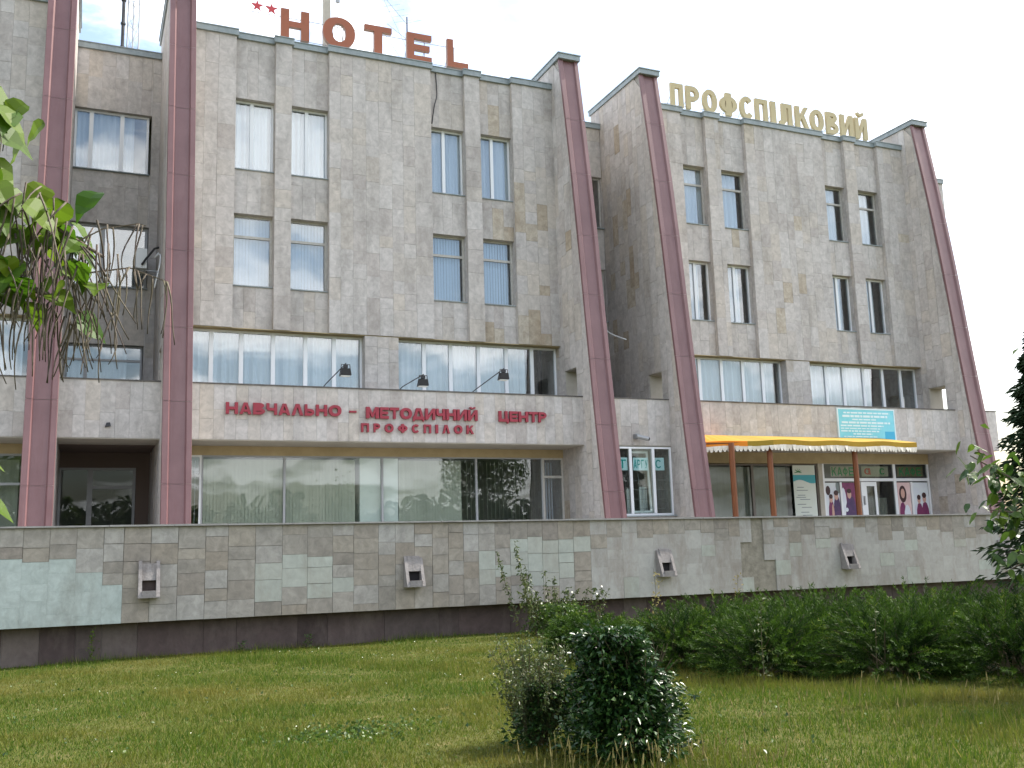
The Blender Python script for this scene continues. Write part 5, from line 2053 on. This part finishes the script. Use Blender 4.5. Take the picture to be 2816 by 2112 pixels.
# small tree at the right edge
tx, ty = 10.2, 7.0
z0 = float(gz(tx, ty))
S = thing('leafy_tree', 'small dark leaved tree in front of the hedge at the far end of the wall', 'tree', (tx, ty, z0))
b = MB()
b.tube([(tx, ty, z0 - .1), (tx - .05, ty + .05, 1.0), (tx, ty, 2.0), (tx + .1, ty - .05, 3.3), (tx + .1, ty, 4.4)], .10, 8, .03)
b.build('trunk', M['bark'], S)
RB = [[(tx - .02, ty, 1.3), (9.75, 7.45, 1.75), (9.35, 7.75, 2.15), (9.02, 7.95, 2.4)],
      [(tx - .02, ty, 1.2), (9.8, 7.35, 1.5), (9.45, 7.7, 1.75), (9.15, 7.9, 1.8)],
      [(tx - .02, ty, 1.0), (9.85, 7.3, 1.2), (9.5, 7.6, 1.3), (9.25, 7.85, 1.12)],
      [(tx, ty, 1.4), (9.9, 7.4, 1.9), (9.7, 7.6, 2.2)], [(tx, ty, 2.0), (10.6, 7.3, 2.8), (10.8, 7.4, 3.4)], [(tx, ty, 2.2), (10.0, 6.6, 3.0), (9.8, 6.3, 3.6)],
      [(tx, ty, 2.4), (10.5, 6.6, 3.2), (10.9, 6.3, 3.8)]]
for pts in RB:
    b = MB()
    b.tube(pts, .03, 5, .006)
    b.build('branch', M['bark'], S)
for bi, n, t0 in ((0, 100, .25), (1, 80, .25), (2, 60, .3), (3, 58, .1)):
    for _ in range(n):
        p = along(RB[bi], rnd.uniform(t0, 1.0)) + npr.normal(size=3) * np.array([.15, .12, .13])
        a_ = rnd.uniform(0, 6.28)
        put_leaf('oval', p, (math.cos(a_) * .8, math.sin(a_) * .8, -.45 + rnd.uniform(-.5, .4)), (rnd.uniform(-.5, .5), rnd.uniform(-.7, .3), .8), .17 * rnd.uniform(.7, 1.25), S, rnd.random())
n = 2600
P = np.stack([npr.normal(11.2, .5, n), npr.normal(6.8, .5, n), npr.normal(2.9, .7, n)], 1)
V, F = leaves(P, unitv(n, -.4), unitv(n, 1), npr.uniform(.1, .17, n), npr.uniform(.05, .09, n))
foliage('crown', V, F, M['lilac'], S, 'stuff')

# dark conifer further back at the right
tx, ty = 19.75, 15.2
z0 = float(gz(tx, ty))
S = thing('conifer_tree', 'dark narrow conifer beyond the leafy tree', 'tree', (tx, ty, z0))
b = MB()
b.tube([(tx, ty, z0 - .1), (tx, ty, 5.8)], .12, 8, .02)
b.build('trunk', M['bark'], S)
n = 9000
t = npr.random(n) ** .8
r = (1 - t) ** .8 * 1.75 * npr.uniform(.35, 1.1, n) * (.8 + .2 * np.sin(t * 60))
a = npr.uniform(0, 2 * math.pi, n)
P = np.stack([tx + r * np.cos(a), ty + r * np.sin(a), .3 + t * 5.8], 1)
D = np.stack([np.cos(a), np.sin(a), -.2 + 0 * a], 1) + .5 * unitv(n)
V, F = leaves(P, D, unitv(n, 1), npr.uniform(.15, .3, n), npr.uniform(.04, .08, n))
foliage('crown', V, F, M['conifer'], S)

# wood behind the photographer, seen only mirrored in the glass
n = 26000
cx_ = npr.uniform(-60, 70, 60)
cs = np.stack([cx_, npr.uniform(-70, -55, 60), npr.uniform(1.5, 4, 60)], 1)
k = npr.integers(0, 60, n)
P = cs[k] + unitv(n) * (npr.random(n) ** .4)[:, None] * np.array([3.2, 3.0, 4.2])
P[:, 2] = np.maximum(P[:, 2], .2)
V, F = leaves(P, unitv(n), unitv(n), npr.uniform(.7, 1.3, n), npr.uniform(.5, .9, n))
o = foliage('wood', V, F, M['woodleaf'], None, 'stuff')
tag(o, 'belt of leafy trees across the open ground facing the building', 'wood')

# broad tree outside the picture whose shade falls on the hedge
tx, ty = 17.2, 9.6
z0 = float(gz(tx, ty))
S = thing('shade_tree', 'broad leafy tree further along the lawn whose shade falls on the hedge', 'tree', (tx, ty, z0))
b = MB()
b.tube([(tx, ty, z0 - .1), (tx, ty, 2.5), (tx + .1, ty, 5.5)], .16, 8, .05)
b.build('trunk', M['bark'], S)
n = 5200
P = np.array([tx, ty, 5.3]) + unitv(n) * (npr.random(n) ** .45)[:, None] * np.array([2.1, 2.2, 2.2])
V, F = leaves(P, unitv(n, -.3), unitv(n, 1), npr.uniform(.14, .24, n), npr.uniform(.08, .13, n))
foliage('crown', V, F, M['lilac'], S)
